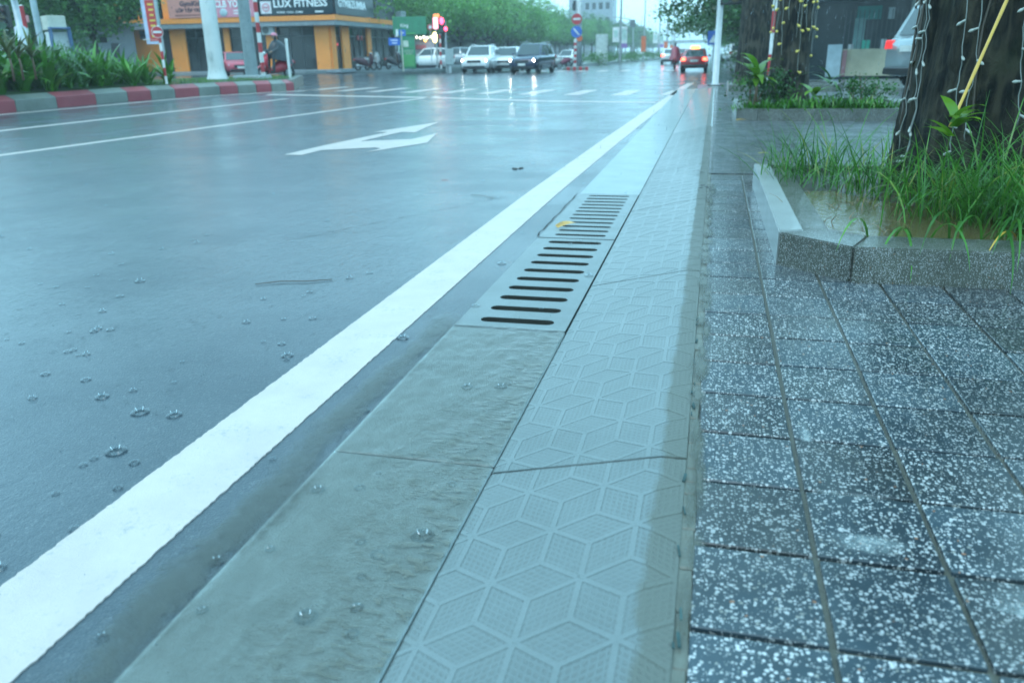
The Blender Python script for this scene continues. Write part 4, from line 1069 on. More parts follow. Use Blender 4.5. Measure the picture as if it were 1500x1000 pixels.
def shopfront(u0, u1, m, par, panes, off=SET):
    o = MB().box(((u0+u1)/2, 1.5, off-.12), (u1-u0, 3.0, .05), m=m).build('shop_window', GLASSD, par)
    b = MB()
    for k in range(panes+1):
        u = u0+.03+(u1-u0-.06)*k/panes; b.box((u, 1.5, off-.08), (.06, 3.0, .08), m=m)
    for z in (.05, 2.35, 2.97): b.box(((u0+u1)/2, z, off-.075), (u1-u0-.13, .07, .07), m=m)
    b.build('window_frame', DARKF, o)
    return o
shopfront(5.5, 8.5, mL, bld, 4); shopfront(8.95, 11.75, mL, bld, 3); shopfront(12.55, 15.45, mL, bld, 3)
MB().box((3.9, 1.1, SET-.05), (.72, 2.2, .06), m=mL).build('door', M((.03, .035, .04), .4, name='dark_door_leaf'), bld)
# right-hand face
for u0, u1 in ((.95, 1.75), (2.9, 4.3), (8.0, 8.9)): quadL('column', u0-.0, u1, 0, 3.06, BM, SET+.1, .5, mR)
shopfront(1.75, 2.9, mR, bld, 1); shopfront(4.3, 8.0, mR, bld, 3); shopfront(8.9, 13.7, mR, bld, 3)
for k in range(2): MB().box((6.35+.75*k, 2.25, SET-.02), (.34, .34, .03), m=mR).build('red_sticker', M((.55, .06, .06), .5, name='red_paper'), bld)
MB().box((2.2, 1.75, SET-.02), (.22, .16, .05), m=mR).build('red_lantern', M((.7, .03, .05), .4, name='red_lamp', emit=.6), bld)
# canopy: yellow fascia over a grey soffit, mitred at the corner
b = MB()
oA, oB, oC = Vector(PA), Vector(PB), Vector(PC)
def ring(off, z): return [tuple(oA+n_*off)+(z,), tuple(oB+n_*off+nr*off)+(z,), tuple(oC+nr*off)+(z,)]
def band(name, o0, o1, z0, z1, mat):
    b = MB(); r = [ring(o1, z0), ring(o1, z1), ring(o0, z1), ring(o0, z0)]; vs = sum(r, [])
    fs = []
    for i in range(2):
        for k in range(4): fs.append((k*3+i, k*3+i+1, ((k+1) % 4)*3+i+1, ((k+1) % 4)*3+i))
    fs += [(0, 3, 6, 9), (11, 8, 5, 2)]
    return b.add(vs, fs).build(name, mat, bld)
band('canopy_fascia', -1.1, .02, GZ+3.32, GZ+3.66, BM); band('canopy_soffit', -1.1, -.04, GZ+3.0, GZ+3.31, SOFFIT)
# upper floor
for u0, u1 in ((-.5, .8), (4.15, 5.25), (17.0, 17.3)): quadL('upper_column', u0, u1, 3.66, 9, BM, -.6, .4)
for u0, u1 in ((-2, 4.15), (5.25, 17.0)):
    o = quadL('upper_window', u0, u1, 3.7, 9, GLASSD, -.75, .1)
    b = MB()
    for k in range(int((u1-u0)/1.3)): b.box((u0+.65+1.3*k, 6.3, -.72), (.07, 5.2, .08), m=mL)
    b.build('window_frame', DARKF, o)
o = quadL('upper_window', .2, 13.7, 3.7, 9, GLASSD, -.75, .1, mR)
for u0 in (7.9, ): quadL('upper_column', u0, u0+.8, 3.66, 9, BM, -.6, .4, mR)
quadL('upper_wall', 9.2, 13.9, 3.66, 9, M((.10, .12, .13), .6, name='dark_upper_wall'), -.4, .3, mR)
b = MB()
for k in range(5): b.box((2.4+.25*k, 4.1, -.3), (.05, .9, .05), m=mL)
b.box((3.0, 4.55, -.3), (1.7, .05, .06), m=mL); b.build('railing', BM, bld)
# fascia signs
def sign(u0, u1, z0, z1, mat, m, off=.02):
    o = MB().box(((u0+u1)/2, (z0+z1)/2, off), (u1-u0, z1-z0, .1), m=m).build('fascia_sign', mat, bld, bevel=.01); return o
def on(m, u, z, off=.085): return m @ Matrix.Translation((u, z, off))
PEACH = M((.66, .27, .22), .5, name='peach_sign', var=.08); PINK = M((.72, .26, .33), .5, name='pink_sign', var=.08); DARKS = M((.012, .03, .042), .3, name='dark_sign')
INK = M((.06, .03, .06), .5, name='dark_print'); SIGNW = M((.85, .86, .86), .4, name='white_letter', var=.03)
s1 = sign(5.0, 8.35, 3.68, 5.2, PEACH, mL)
lettering('GymKids', .44, INK, s1, on(mL, 5.95, 4.48), .01, .012, width=1.75)
lettering('LỚP TẬP TRẺ EM', .30, INK, s1, on(mL, 5.6, 4.08), .01, .008, width=2.5)
MB().box((6.7, 3.86, .078), (2.4, .07, .012), m=mL).build('small_print_line', M((.3, .1, .09), .5, name='brown_print'), s1)
s2 = sign(8.45, 11.62, 3.66, 5.3, PINK, mL)
lettering('CLB YOGA', .62, SIGNW, s2, on(mL, 8.6, 4.32), .01, .02, width=2.5)
for k, w_ in enumerate((1.3, 1.3)): MB().box((10.6, 4.08-.18*k, .078), (w_, .08, .012), m=mL).build('small_print_line', SIGNW, s2)
b = MB(); b.ball((0, 0, 0), (.3, .26, .05), 12, 6, 0, on(mL, 9.2, 3.98)); b.build('round_emblem', M((.5, .62, .66), .4, name='pale_emblem'), s2)
s3 = sign(11.95, 17.36, 3.72, 5.5, DARKS, mL)
lettering('LUX FITNESS', .66, SIGNW, s3, on(mL, 13.0, 4.22), .015, .018, width=3.95)
lettering('FITNESS - YOGA - ZUMBA', .16, SIGNW, s3, on(mL, 13.2, 3.83), .005, .004, width=1.95)
MB().box((16.3, 3.88, .078), (.6, .1, .012), m=mL).build('small_print_line', SIGNW, s3)
e = MB().box((12.42, 4.22, .085), (.8, .8, .03), m=mL).build('emblem_tile', M((.8, .74, .76), .4, name='pale_tile'), s3, bevel=.06)
b = MB(); k_ = 20
b.add([on(mL, 12.42+rr_*math.cos(6.2832*q/k_), 4.22+rr_*math.sin(6.2832*q/k_), .108) for rr_ in () for q in range(k_)] if False else [(on(mL, 12.42, 4.22, .106) @ Vector((r_*math.cos(6.2832*q/k_), r_*math.sin(6.2832*q/k_), 0))) for r_ in (.2, .28) for q in range(k_)], [(q, (q+1) % k_, k_+(q+1) % k_, k_+q) for q in range(k_)])
b.box((12.42, 4.22, .11), (.34, .1, .01), m=mL); b.build('emblem_mark', M((.7, .25, .3), .4, name='emblem_red'), e)
s4 = sign(.05, 7.5, 3.7, 5.5, DARKS, mR)
lettering('GYM&ZUMBA', .72, SIGNW, s4, on(mR, .55, 4.2), .015, .02, width=5.3)
# air conditioner units on the wall
def ac(m, u, z, off, lb):
    root = empty('air_conditioner', m @ Vector((u, z, off)), label=lb, cat='air conditioner')
    root.matrix_world = m @ Matrix.Translation((u, z, off))
    MB().box((0, 0, 0), (.9, .65, .34)).build('casing', M((.5, .53, .52), .5, name='grey_white_casing'), root, bevel=.02)
    MB().disc(.25, .02, 16, 0, Matrix.Translation((-.12, 0, .172))).build('fan_grille', M((.12, .13, .13), .5, name='fan_dark'), root)
ac(mL, 12.1, 2.78, SET+.32, 'small air conditioner unit under the canopy beside the banded post')
root = empty('wall_cabinet', (0, 0, 0), label='pale grey box high on the far right end of the yellow building', cat='box'); root.matrix_world = mR @ Matrix.Translation((13.95, 3.9, .1))
MB().box((0, 0, 0), (1.3, 1.1, .5)).build('casing', M((.36, .4, .42), .5, name='grey_casing'), root, bevel=.03); MB().box((0, 0, .26), (1.1, .9, .02)).build('door', M((.4, .44, .45), .5, name='casing_door'), root)
b = MB(); b.prism([tuple(oA+n_*.3), tuple(oB+n_*.3+nr*.3), tuple(oC+nr*.3), tuple(oC-nr*2), tuple(oA-n_*2)], .2, GZ+.06); b.build('step', M((.3, .34, .37), .5, name='grey_step'), bld)

# ================================================================ VEHICLES
def lit(col, s, name): return M(col, .3, 0, .02, 1, 0, s, name)
HEAD = lit((1, .95, .85), 70, 'lit_headlamp'); TAIL = lit((1, .08, .04), 6, 'lit_tail_lamp'); DRL = lit((1, 1, 1), 4, 'lit_day_lamp')
CARGLASS = M((.03, .05, .055), .08, 0, .1, 1, .9, 0, 'car_glass')
LENS = M((.55, .6, .62), .1, .3, .1, name='lamp_lens'); TLENS = M((.4, .03, .03), .15, name='red_lens'); PLATE = M((.75, .76, .72), .4, name='number_plate')
def car(label, loc, rz, paint, L=4.4, Wd=1.8, H=1.62, hood=.27, boot=.06, belt=.95, head=None, tail=None, group=None, scale=1, roofsign=False, rails=False, name='parked_car', drl=False):
    """x forward, ground at z=0"""
    root = empty(name, loc, rz, label, 'car', group, scale=scale)
    hl, hw = L/2, Wd/2
    # lower body: cross-sections along the length
    st = [(-hl, .86, .42, belt*.93), (-hl+.10, .95, .30, belt+.02), (-hl+.5, 1, .24, belt+.05), (-hl+L*.33, 1, .22, belt+.03), (0, 1, .22, belt), (hl-L*hood, 1, .22, belt-.01), (hl-L*hood*.45, .98, .24, belt-.10), (hl-.14, .92, .28, belt-.19), (hl, .80, .40, belt-.30)]
    vs = []; fs = []; K = 10
    for x, w_, zb, zt in st:
        w_ *= hw; h = zt-zb
        prof = [(-w_*.86, zb), (-w_*.97, zb+h*.12), (-w_, zb+h*.45), (-w_*.985, zb+h*.78), (-w_*.90, zt-.015), (w_*.90, zt-.015), (w_*.985, zb+h*.78), (w_, zb+h*.45), (w_*.97, zb+h*.12), (w_*.86, zb)]
        vs += [(x, y, z) for y, z in prof]
    for i in range(len(st)-1):
        for k in range(K): fs.append((i*K+k, (i+1)*K+k, (i+1)*K+(k+1) % K, i*K+(k+1) % K))
    fs += [tuple(range(K)), tuple(range(len(st)*K-1, (len(st)-1)*K-1, -1))]
    fs = [f[::-1] for f in fs]
    # cabin
    xa, xb_ = -hl+L*boot, hl-L*hood
    ra, rb_ = -hl+L*boot+(.32 if boot < .1 else .75), hl-L*hood-L*.15
    cab = [(xa, .88, belt-.04), (xb_, .90, belt-.06)]
    def cv(x, wv, z): return [(x, -wv*hw, z), (x, wv*hw, z)]
    pts = cv(xa, .90, belt-.03)+cv((xa+xb_)/2, .93, belt-.03)+cv(xb_, .90, belt-.05)+cv(ra, .70, H-.05)+cv((ra+rb_)/2, .745, H)+cv(rb_, .72, H-.04)
    o = len(vs); vs += pts
    cf = [(0, 1, 7, 6), (6, 7, 9, 8), (8, 9, 11, 10), (10, 11, 5, 4), (0, 6, 8, 2), (2, 8, 10, 4), (1, 3, 9, 7), (3, 5, 11, 9)]
    fs += [tuple(o+i for i in f) for f in cf]
    bm_ = MB(); bm_.add(vs, fs); body = bm_.build('body', paint, root, bevel=.02, seg=2)
    for p in body.data.polygons: p.use_smooth = True
    P = [Vector(p) for p in pts]
    def pane(name, q, u0, u1, v0, v1, off=.012):
        a, b2, c, d = q   # a-b bottom, d-c top
        f = lambda u, v: a.lerp(b2, u).lerp(d.lerp(c, u), v)
        n = (b2-a).cross(d-a).normalized()
        mid = (a+b2+c+d)/4
        if n.dot(mid-Vector((0, 0, belt*.8))) < 0: n = -n
        vv = [f(u0, v0)+n*off, f(u1, v0)+n*off, f(u1, v1)+n*off, f(u0, v1)+n*off]
        mb = MB(); mb.add(vv+[p-n*.03 for p in vv], [(0, 1, 2, 3), (0, 4, 5, 1), (1, 5, 6, 2), (2, 6, 7, 3), (3, 7, 4, 0)])
        return mb.build(name, CARGLASS, root)
    pane('windscreen', (P[4], P[5], P[11], P[10]), .06, .94, .08, .95)
    pane('rear_window', (P[1], P[0], P[6], P[7]), .10, .90, .14, .9)
    for s in (0, 1):
        pane('side_window', (P[2+s], P[4+s], P[10+s], P[8+s]), .05, .88, .1, .88); pane('side_window', (P[0+s], P[2+s], P[8+s], P[6+s]), .14, .95, .1, .88)
    # wheels
    r = .34
    for x in (hl-.82, -hl+.82):
        for s in (-1, 1):
            m = Matrix.Translation((x, s*(hw-.12), r)) @ Matrix.Rotation(R(90), 4, 'X')
            mb = MB(); mb.lathe([(r*.62, -.105), (r*.95, -.105), (r, -.07), (r, .07), (r*.95, .105), (r*.62, .105)], 20, 0, (0, 0, 0), m)
            t = mb.build('wheel', RUBBER, root, smooth=True); mb = MB(); mb.disc(r*.64, .03, 18, 0, m @ Matrix.Translation((0, 0, -.015)))
            for k in range(5): mb.box((0, 0, -s*.055), (r*1.15, .055, .03), 0, 0, m @ Matrix.Rotation(R(36*k), 4, 'Z'))
            mb.build('rim', GALV, t)
            mb = MB(); pts_ = [(r*1.16*math.cos(R(a)), r*1.16*math.sin(R(a))) for a in range(-20, 201, 20)]
            mb.add([(x+p, s*(hw+.004), r+q) for p, q in pts_]+[(x+p*.9, s*(hw-.02), r+q*.9) for p, q in pts_], [(k, k+1, len(pts_)+k+1, len(pts_)+k) for k in range(len(pts_)-1)]); mb.build('wheel_arch', RUBBER, root)
    # front: grille, lamps, bumper, plate
    zf = belt-.30
    MB().box((hl-.015, 0, zf-.07), (.06, Wd*.50, .17), top=(1, .94)).build('grille', BLACK, root, bevel=.02)
    MB().box((hl-.045, 0, .37), (.10, Wd*.76, .13), top=(1, .96)).build('bumper', BLACK, root, bevel=.02)
    MB().box((hl+.025, 0, .52), (.02, .46, .12)).build('number_plate', PLATE, root)
    for s in (-1, 1):
        MB().box((hl-.13, s*hw*.70, zf-.015), (.18, Wd*.16, .12), top=(.7, .9)).build('headlight', head or (DRL if drl else LENS), root, bevel=.02)
        MB().disc(.06, .03, 10, 0, Matrix.Translation((hl-.07, s*hw*.72, .42)) @ Matrix.Rotation(R(90), 4, 'Y')).build('fog_lamp', LENS, root)
        MB().box((xb_-.12, s*(hw+.07), belt+.06), (.12, .18, .14), top=(.8, .8)).build('mirror', paint, root, bevel=.02)
        MB().box((-hl+.06, s*hw*.78, belt-.13), (.14, Wd*.17, .20), top=(.8, .9)).build('tail_light', tail or TLENS, root, bevel=.02)
        for x in (.35, -.75): MB().box((x, s*(hw*.985), belt-.15), (.17, .03, .03)).build('door_handle', paint, root)
    MB().box((-hl-.01, 0, belt-.22), (.05, .5, .13)).build('rear_plate', PLATE, root)
    MB().box((-hl+.03, 0, .40), (.12, Wd*.9, .17), top=(1, .96)).build('rear_bumper', BLACK if paint != RED else paint, root, bevel=.03)
    if rails:
        for s in (-1, 1): MB().tube([(ra+.15, s*hw*.66, H+.03), ((ra+rb_)/2, s*hw*.68, H+.07), (rb_-.1, s*hw*.66, H+.02)], .022, 6).build('roof_rail', GALV, root)
    if roofsign:
        MB().box(((ra+rb_)/2, 0, H+.09), (.2, .62, .16), top=(.7, .85)).build('roof_light', lit((1, .45, .08), 2.5, 'lit_taxi_light'), root, bevel=.02)
    return root
CW = M((.90, .90, .90), .2, 0, .03, 1, .8, 0, 'white_car_paint'); CN = M((.02, .03, .075), .2, .2, .05, 1, .9, 0, 'navy_car_paint'); CR = M((.42, .03, .035), .25, 0, .05, 1, .8, 0, 'red_car_paint')
CS = M((.36, .42, .44), .25, .35, .05, 1, .8, 0, 'silver_car_paint'); CP = M((.55, .06, .10), .3, 0, .05, 1, .3, 0, 'faded_red_car_paint')
D = R(-90)
car('white SUV with lit day lamps, leftmost of the three cars coming across the junction', (*(-16.042, 57.297), .02), D+.05, CW, 4.5, 1.86, 1.66, belt=1.06, head=lit((1, .96, .9), 28, 'lit_lamp'), rails=True, name='suv', scale=1.08)
car('white crossover half hidden between the other white SUV and the navy car', (*(-14.819, 60.203), .0), D+.1, CW, 4.3, 1.8, 1.55, belt=1.0, head=lit((1, .96, .9), 22, 'lit_lamp_soft'), name='crossover_car', scale=1.1)
car('dark navy SUV with both round headlights lit', (*(-11.898, 55.233), 0), D-.10, CN, 4.5, 1.82, 1.74, belt=1.06, head=HEAD, name='suv', rails=True, scale=1.07)
car('red taxi seen from behind with glowing roof light and tail lights', (*(-1.267, 52.985), 0), R(90), CR, 4.4, 1.70, 1.42, boot=.14, hood=.25, belt=.92, tail=TAIL, roofsign=True, name='taxi', scale=.93)
car('distant pale car with glowing tail lights left of the red taxi', (*(-4.381, 83.886), 0), R(93), CW, 4.3, 1.75, 1.45, boot=.14, tail=TAIL, name='distant_car')
car('distant red car just left of the taxi, half behind the motorcyclist', (*(-3.801, 91.921), 0), R(90), CR, 4.3, 1.7, 1.45, boot=.14, name='distant_car')
car('white parked hatchback under the lit shop lamps, its nose to the left', (*(-20.387, 58.552), .3), R(196), CW, 4.0, 1.7, 1.5, name='parked_car', scale=.95)
car('silver parked car behind the grey street cabinet', (*(-19.53, 63.044), .3), R(188), CS, 4.3, 1.7, 1.48, boot=.13, name='parked_car')
car('pale parked car behind the pole with the blue sign, partly hidden', (*(-14.219, 82.788), .0), R(255), CW, 3.9, 1.65, 1.5, name='parked_car')
car('red car with dark glass behind the white lamp post and grey mast', (*(-28.926, 46.779), .22), R(-50), CP, 4.2, 1.7, 1.42, boot=.12, name='red_car', scale=1.0)
car('silver grey SUV with red tail lights behind the nearest trunk', (7.45, 25.4, .13), R(24), CS, 4.7, 1.85, 1.85, boot=.03, hood=.25, belt=1.1, tail=lit((.9, .03, .03), .5, 'lit_tail_glow'), name='suv', scale=1.18)
car('white car parked far off beneath the right-hand trees', (1.66, 87.172, 0.13), R(100), CW, name='parked_car')
car('dark car parked far off beside the white car beneath the right-hand trees', (6.5, 70, .13), R(100), CN, name='parked_car')

# ---------------------------------------------------------------- motorbikes and riders
def scooter(label, loc, rz, paint, seat=None, group=None, scale=1, head=None, name='motorbike', cat='motorbike'):
    root = empty(name, loc, rz, label, cat, group, scale=scale); r = .26
    for x in (.63, -.60):
        m = Matrix.Translation((x, 0, r)) @ Matrix.Rotation(R(90), 4, 'X')
        t = MB().lathe([(r*.72, -.045), (r*.95, -.05), (r, -.02), (r, .02), (r*.95, .05), (r*.72, .045)], 18, 0, (0, 0, 0), m).build('wheel', RUBBER, root, smooth=True)
        mb = MB(); mb.disc(.05, .1, 10, 0, m @ Matrix.Translation((0, 0, -.05)))
        for k in range(4): mb.box((0, 0, 0), (r*1.46, .03, .02), 0, 0, m @ Matrix.Rotation(R(45*k), 4, 'Z'))
        mb.build('rim', GALV, t)
    # rear body under the seat, tapered
    vs = []; prof = [(-.82, .10, .62, .74), (-.6, .17, .48, .80), (-.25, .19, .30, .76), (.02, .17, .26, .62), (.25, .15, .24, .34), (.40, .12, .26, .36)]
    for x, w_, z0, z1 in prof: vs += [(x, -w_*.8, z0), (x, -w_, (z0+z1)/2), (x, -w_*.7, z1), (x, w_*.7, z1), (x, w_, (z0+z1)/2), (x, w_*.8, z0)]
    fs = [(i*6+k, i*6+(k+1) % 6, (i+1)*6+(k+1) % 6, (i+1)*6+k) for i in range(5) for k in range(6)]+[(5, 4, 3, 2, 1, 0), tuple(range(30, 36))]
    MB().add(vs, fs).build('body', paint, root, True and (0, 0, 0), smooth=True)
    vs = []
    for x, w_, z in ((.42, .16, .34), (.50, .22, .60), (.47, .24, .80), (.42, .14, 1.0)): vs += [(x, -w_, z), (x+.09, 0, z), (x, w_, z), (x-.05, 0, z)]
    MB().add(vs, [(i*4+k, i*4+(k+1) % 4, (i+1)*4+(k+1) % 4, (i+1)*4+k) for i in range(3) for k in range(4)]+[(3, 2, 1, 0), (12, 13, 14, 15)]).build('leg_shield', paint, root, smooth=True)
    MB().box((-.32, 0, .80), (.78, .28, .09), top=(.92, .8)).build('seat', seat or BLACK, root, bevel=.03)
    MB().tube([(.64, .07, r), (.52, .05, .62), (.40, 0, 1.0)], [.025, .03, .03], 7).build('fork', GALV, root)
    MB().tube([(.28, -.34, 1.06), (.36, -.16, 1.02), (.40, 0, 1.0), (.36, .16, 1.02), (.28, .34, 1.06)], .018, 6).build('handlebar', BLACK, root)
    MB().ball((.48, 0, 1.0), (.09, .11, .08), 10, 6).build('headlight', head or LENS, root, smooth=True)
    for s in (-1, 1):
        MB().tube([(.36, s*.2, 1.03), (.33, s*.27, 1.2)], .008, 5).build('mirror_stem', BLACK, root); MB().ball((.33, s*.28, 1.22), (.02, .06, .04), 8, 5).build('mirror', BLACK, root)
    pts = [(.63+(r+.04)*math.cos(R(a)), (r+.04)*math.sin(R(a))+r) for a in range(20, 161, 20)]
    MB().add([(x, y, z) for y in (-.06, .06) for x, z in pts], [(k, k+1, len(pts)+k+1, len(pts)+k) for k in range(len(pts)-1)]).build('mudguard', paint, root)
    MB().tube([(-.2, -.18, .25), (-.85, -.2, .33)], [.04, .055], 8).build('exhaust', GALV, root, smooth=True)
    MB().box((-.86, 0, .66), (.05, .2, .09)).build('tail_light', TLENS, root, bevel=.01)
    return root
def skin_body(name, joints, edges, rad, mat, parent):
    me = bpy.data.meshes.new(name); me.from_pydata(joints, edges, []); o = bpy.data.objects.new(name, me); C.objects.link(o)
    md = o.modifiers.new('skin', 'SKIN'); md.use_smooth_shade = True
    for i, r in enumerate(rad): me.skin_vertices[0].data[i].radius = r if hasattr(r, '__len__') else (r, r)
    me.skin_vertices[0].data[0].use_root = True
    o.modifiers.new('sub', 'SUBSURF').levels = 2; o.modifiers['sub'].render_levels = 2
    dg = bpy.context.evaluated_depsgraph_get(); dg.update(); m2 = bpy.data.meshes.new_from_object(o.evaluated_get(dg)); bpy.data.objects.remove(o)
    m2.materials.clear(); m2.materials.append(mat); m2.name = name
    return obj(name, m2, parent)
SKIN = M((.38, .22, .15), .5, name='skin')
def rider(label, loc, rz, poncho, helmet, trousers, scale=1, cape=True):
    """seated on a scooter (same origin and heading as the scooter)"""
    root = empty('person', loc, rz, label, 'person', scale=scale)
    J = [(-.22, 0, .92), (-.20, 0, 1.12), (-.15, 0, 1.34), (-.13, 0, 1.47), (-.10, 0, 1.55)]
    E_ = [(0, 1), (1, 2), (2, 3), (3, 4)]; Rr = [(.15, .17), (.14, .17), (.13, .18), (.055, .055), (.06, .06)]
    J += [(-.07, 0, 1.66), (-.07, 0, 1.73)]; E_ += [(4, 5), (5, 6)]; Rr += [(.095, .085), (.07, .07)]
    for s in (-1, 1):
        n = len(J); J += [(-.15, s*.19, 1.38), (.02, s*.26, 1.17), (.24, s*.28, 1.08), (.31, s*.29, 1.06)]; E_ += [(2, n), (n, n+1), (n+1, n+2), (n+2, n+3)]; Rr += [.06, .05, .038, .035]
        n = len(J); J += [(-.18, s*.10, .90), (.16, s*.17, .86), (.20, s*.17, .42), (.18, s*.17, .33), (.34, s*.18, .31)]; E_ += [(0, n), (n, n+1), (n+1, n+2), (n+2, n+3), (n+3, n+4)]; Rr += [.095, .075, .055, .042, .04]
    body = skin_body('body', J, E_, Rr, trousers, root)
    MB().ball((-.055, 0, 1.655), (.088, .076, .105), 14, 9).build('face', SKIN, body, smooth=True)
    mb = MB(); mb.lathe([(.002, 1.655), (.018, 1.64), (.012, 1.66), (.001, 1.69)], 6, 0, (.034, 0, 0)); mb.build('nose', SKIN, body)
    mb = MB()
    for s in (-1, 1): mb.ball((.022, s*.032, 1.672), (.012, .013, .009), 7, 5)
    mb.box((.03, 0, 1.605), (.006, .045, .01)); mb.build('eyes_and_mouth', M((.03, .02, .02), .4, name='dark_feature'), body)
    h = MB(); n = 14; vs = []; fs = []
    for i in range(6):
        a = R(90-18*i) if i < 6 else 0; rr_, z = .128*math.cos(a), .128*math.sin(a)
        for k in range(n): q = 6.2832*k/n; vs.append((-.075+rr_*math.cos(q)*1.08, rr_*math.sin(q), 1.675+z))
    for i in range(5):
        for k in range(n): fs.append((i*n+k, (i+1)*n+k, (i+1)*n+(k+1) % n, i*n+(k+1) % n))
    h.add(vs, fs); h.box((.07, 0, 1.70), (.10, .17, .015), top=(.9, .8)); h.build('helmet', helmet, root, smooth=True)
    for s in (-1, 1):
        mb = MB(); mb.tube([(.28, s*.29, 1.065), (.34, s*.30, 1.055), (.385, s*.30, 1.05)], [.03, .042, .03], 8)
        for k in range(4): mb.tube([(.375, s*(.265+.022*k), 1.06), (.415, s*(.265+.022*k), 1.055), (.42-.004*k, s*(.265+.022*k), 1.03)], [.011, .010, .008], 5)
        mb.tube([(.33, s*.26, 1.05), (.36, s*.245, 1.03), (.385, s*.25, 1.02)], [.013, .011, .009], 5); mb.build('hand', SKIN, root, smooth=True)
        MB().ball((.27, s*.18, .315), (.13, .05, .045), 10, 6).build('shoe', BLACK, root, smooth=True)
    if cape:
        vs = []; n = 22; rings = [(.07, 1.52, -.12), (.17, 1.47, -.13), (.27, 1.36, -.13), (.33, 1.18, -.12), (.39, 1.0, -.14), (.45, .84, -.16), (.49, .70, -.18)]
        for i, (rr_, z, cx) in enumerate(rings):
            for k in range(n):
                q = 6.2832*k/n; f = 1+.10*math.sin(q*5+i*.6)*(i/6)
                vs.append((cx+rr_*math.cos(q)*f*(1.05 if math.cos(q) > 0 else 1.35)*(.9 if i < 3 else 1), rr_*math.sin(q)*f*(.85 if i > 2 else 1), z+.05*math.sin(q*3)*(i/6)-(.12*(i/6) if math.cos(q) < -.2 else -.06*(i/6))))
        MB().add(vs, [(i*n+k, i*n+(k+1) % n, (i+1)*n+(k+1) % n, (i+1)*n+k) for i in range(len(rings)-1) for k in range(n)]).build('rain_cape', poncho, root, smooth=True)
        mb = MB(); mb.lathe([(.13, 1.50), (.145, 1.6), (.14, 1.70), (.12, 1.74)], 12, 0, (-.10, 0, 0)); 
    return root
PON = M((.010, .02, .03), .45, 0, .3, 4, .1, 0, 'dark_wet_cape')
rl = (-19.548, 34.898)
scooter('red scooter ridden by the person in a dark rain cape', (*rl, .3), R(242), M((.62, .03, .06), .3, name='red_scooter'), scale=1.12, name='scooter', cat='scooter')
rider('person in a dark rain cape and pink helmet riding the red scooter', (*rl, .3), R(242), PON, M((.72, .22, .3), .35, name='pink_helmet'), M((.05, .06, .07), .6, name='dark_clothes'), 1.12)
rl = (-2.89, 61.933)
scooter('distant motorbike ridden away along the right lane', (*rl, 0), R(90), CR, scale=1.0, name='motorbike')
rider('distant motorcyclist in a red rain cape riding away left of the taxi', (*rl, 0), R(90), M((.38, .05, .09), .4, name='red_cape'), M((.2, .22, .25), .3, name='grey_helmet'), M((.05, .06, .07), .6, name='dark_clothes'), 1.0)
for px, py, d, rz, pc, lb in ((536, 103.5, 57, 60, M((.08, .02, .03), .3, name='maroon_bike'), 'maroon motorbike parked before the right-hand shopfront of the yellow building'), (547, 103.5, 58, 75, M((.45, .47, .48), .3, name='silver_bike'), 'silver motorbike parked right beside the maroon one at the shopfront'),
                          (578, 102.5, 60, 70, M((.05, .05, .06), .3, name='black_bike'), 'black motorbike parked left of the blue street name sign'), (588, 102.5, 63, 110, M((.3, .04, .05), .3, name='dark_red_bike'), 'dark red motorbike parked behind the street name post'),
                          (808, 99.5, 68, 205, M((.6, .62, .6), .3, name='white_bike'), 'white motorbike with covered load, parked right of the navy SUV'), (822, 99.5, 70, 200, M((.25, .05, .1), .3, name='wine_bike'), 'wine-red motorbike parked near the island pole')):
    q = {536: (-22.679, 52.294), 547: (-22.615, 53.409), 578: (-22.027, 55.811), 588: (-22.661, 58.783), 808: (-12.861, 66.773), 822: (-12.46, 68.882)}[px]
    scooter(lb, (*q, .34 if px < 600 else 0), R(rz), pc, scale=1.05)
# ================================================================ FAR SIDE OF THE JUNCTION
def board(parent, name, u, z, w_, h, mat, m, off=.0, th=.05): return MB().box((u, z, off), (w_, h, th), m=m).build(name, mat, parent)
def face_m(loc, face):
    """matrix at loc whose local x runs to the right as seen from the direction `face` looks, y up, z towards it"""
    f = Vector((face[0], face[1], 0)).normalized(); x = Vector((-f.y, f.x, 0))
    return Matrix(((x.x, 0, f.x, loc[0]), (x.y, 0, f.y, loc[1]), (0, 1, 0, loc[2]), (0, 0, 0, 1)))
GREEN = M((.03, .27, .13), .5, name='green_sign'); GREEN2 = M((.07, .36, .10), .5, name='light_green_panel')
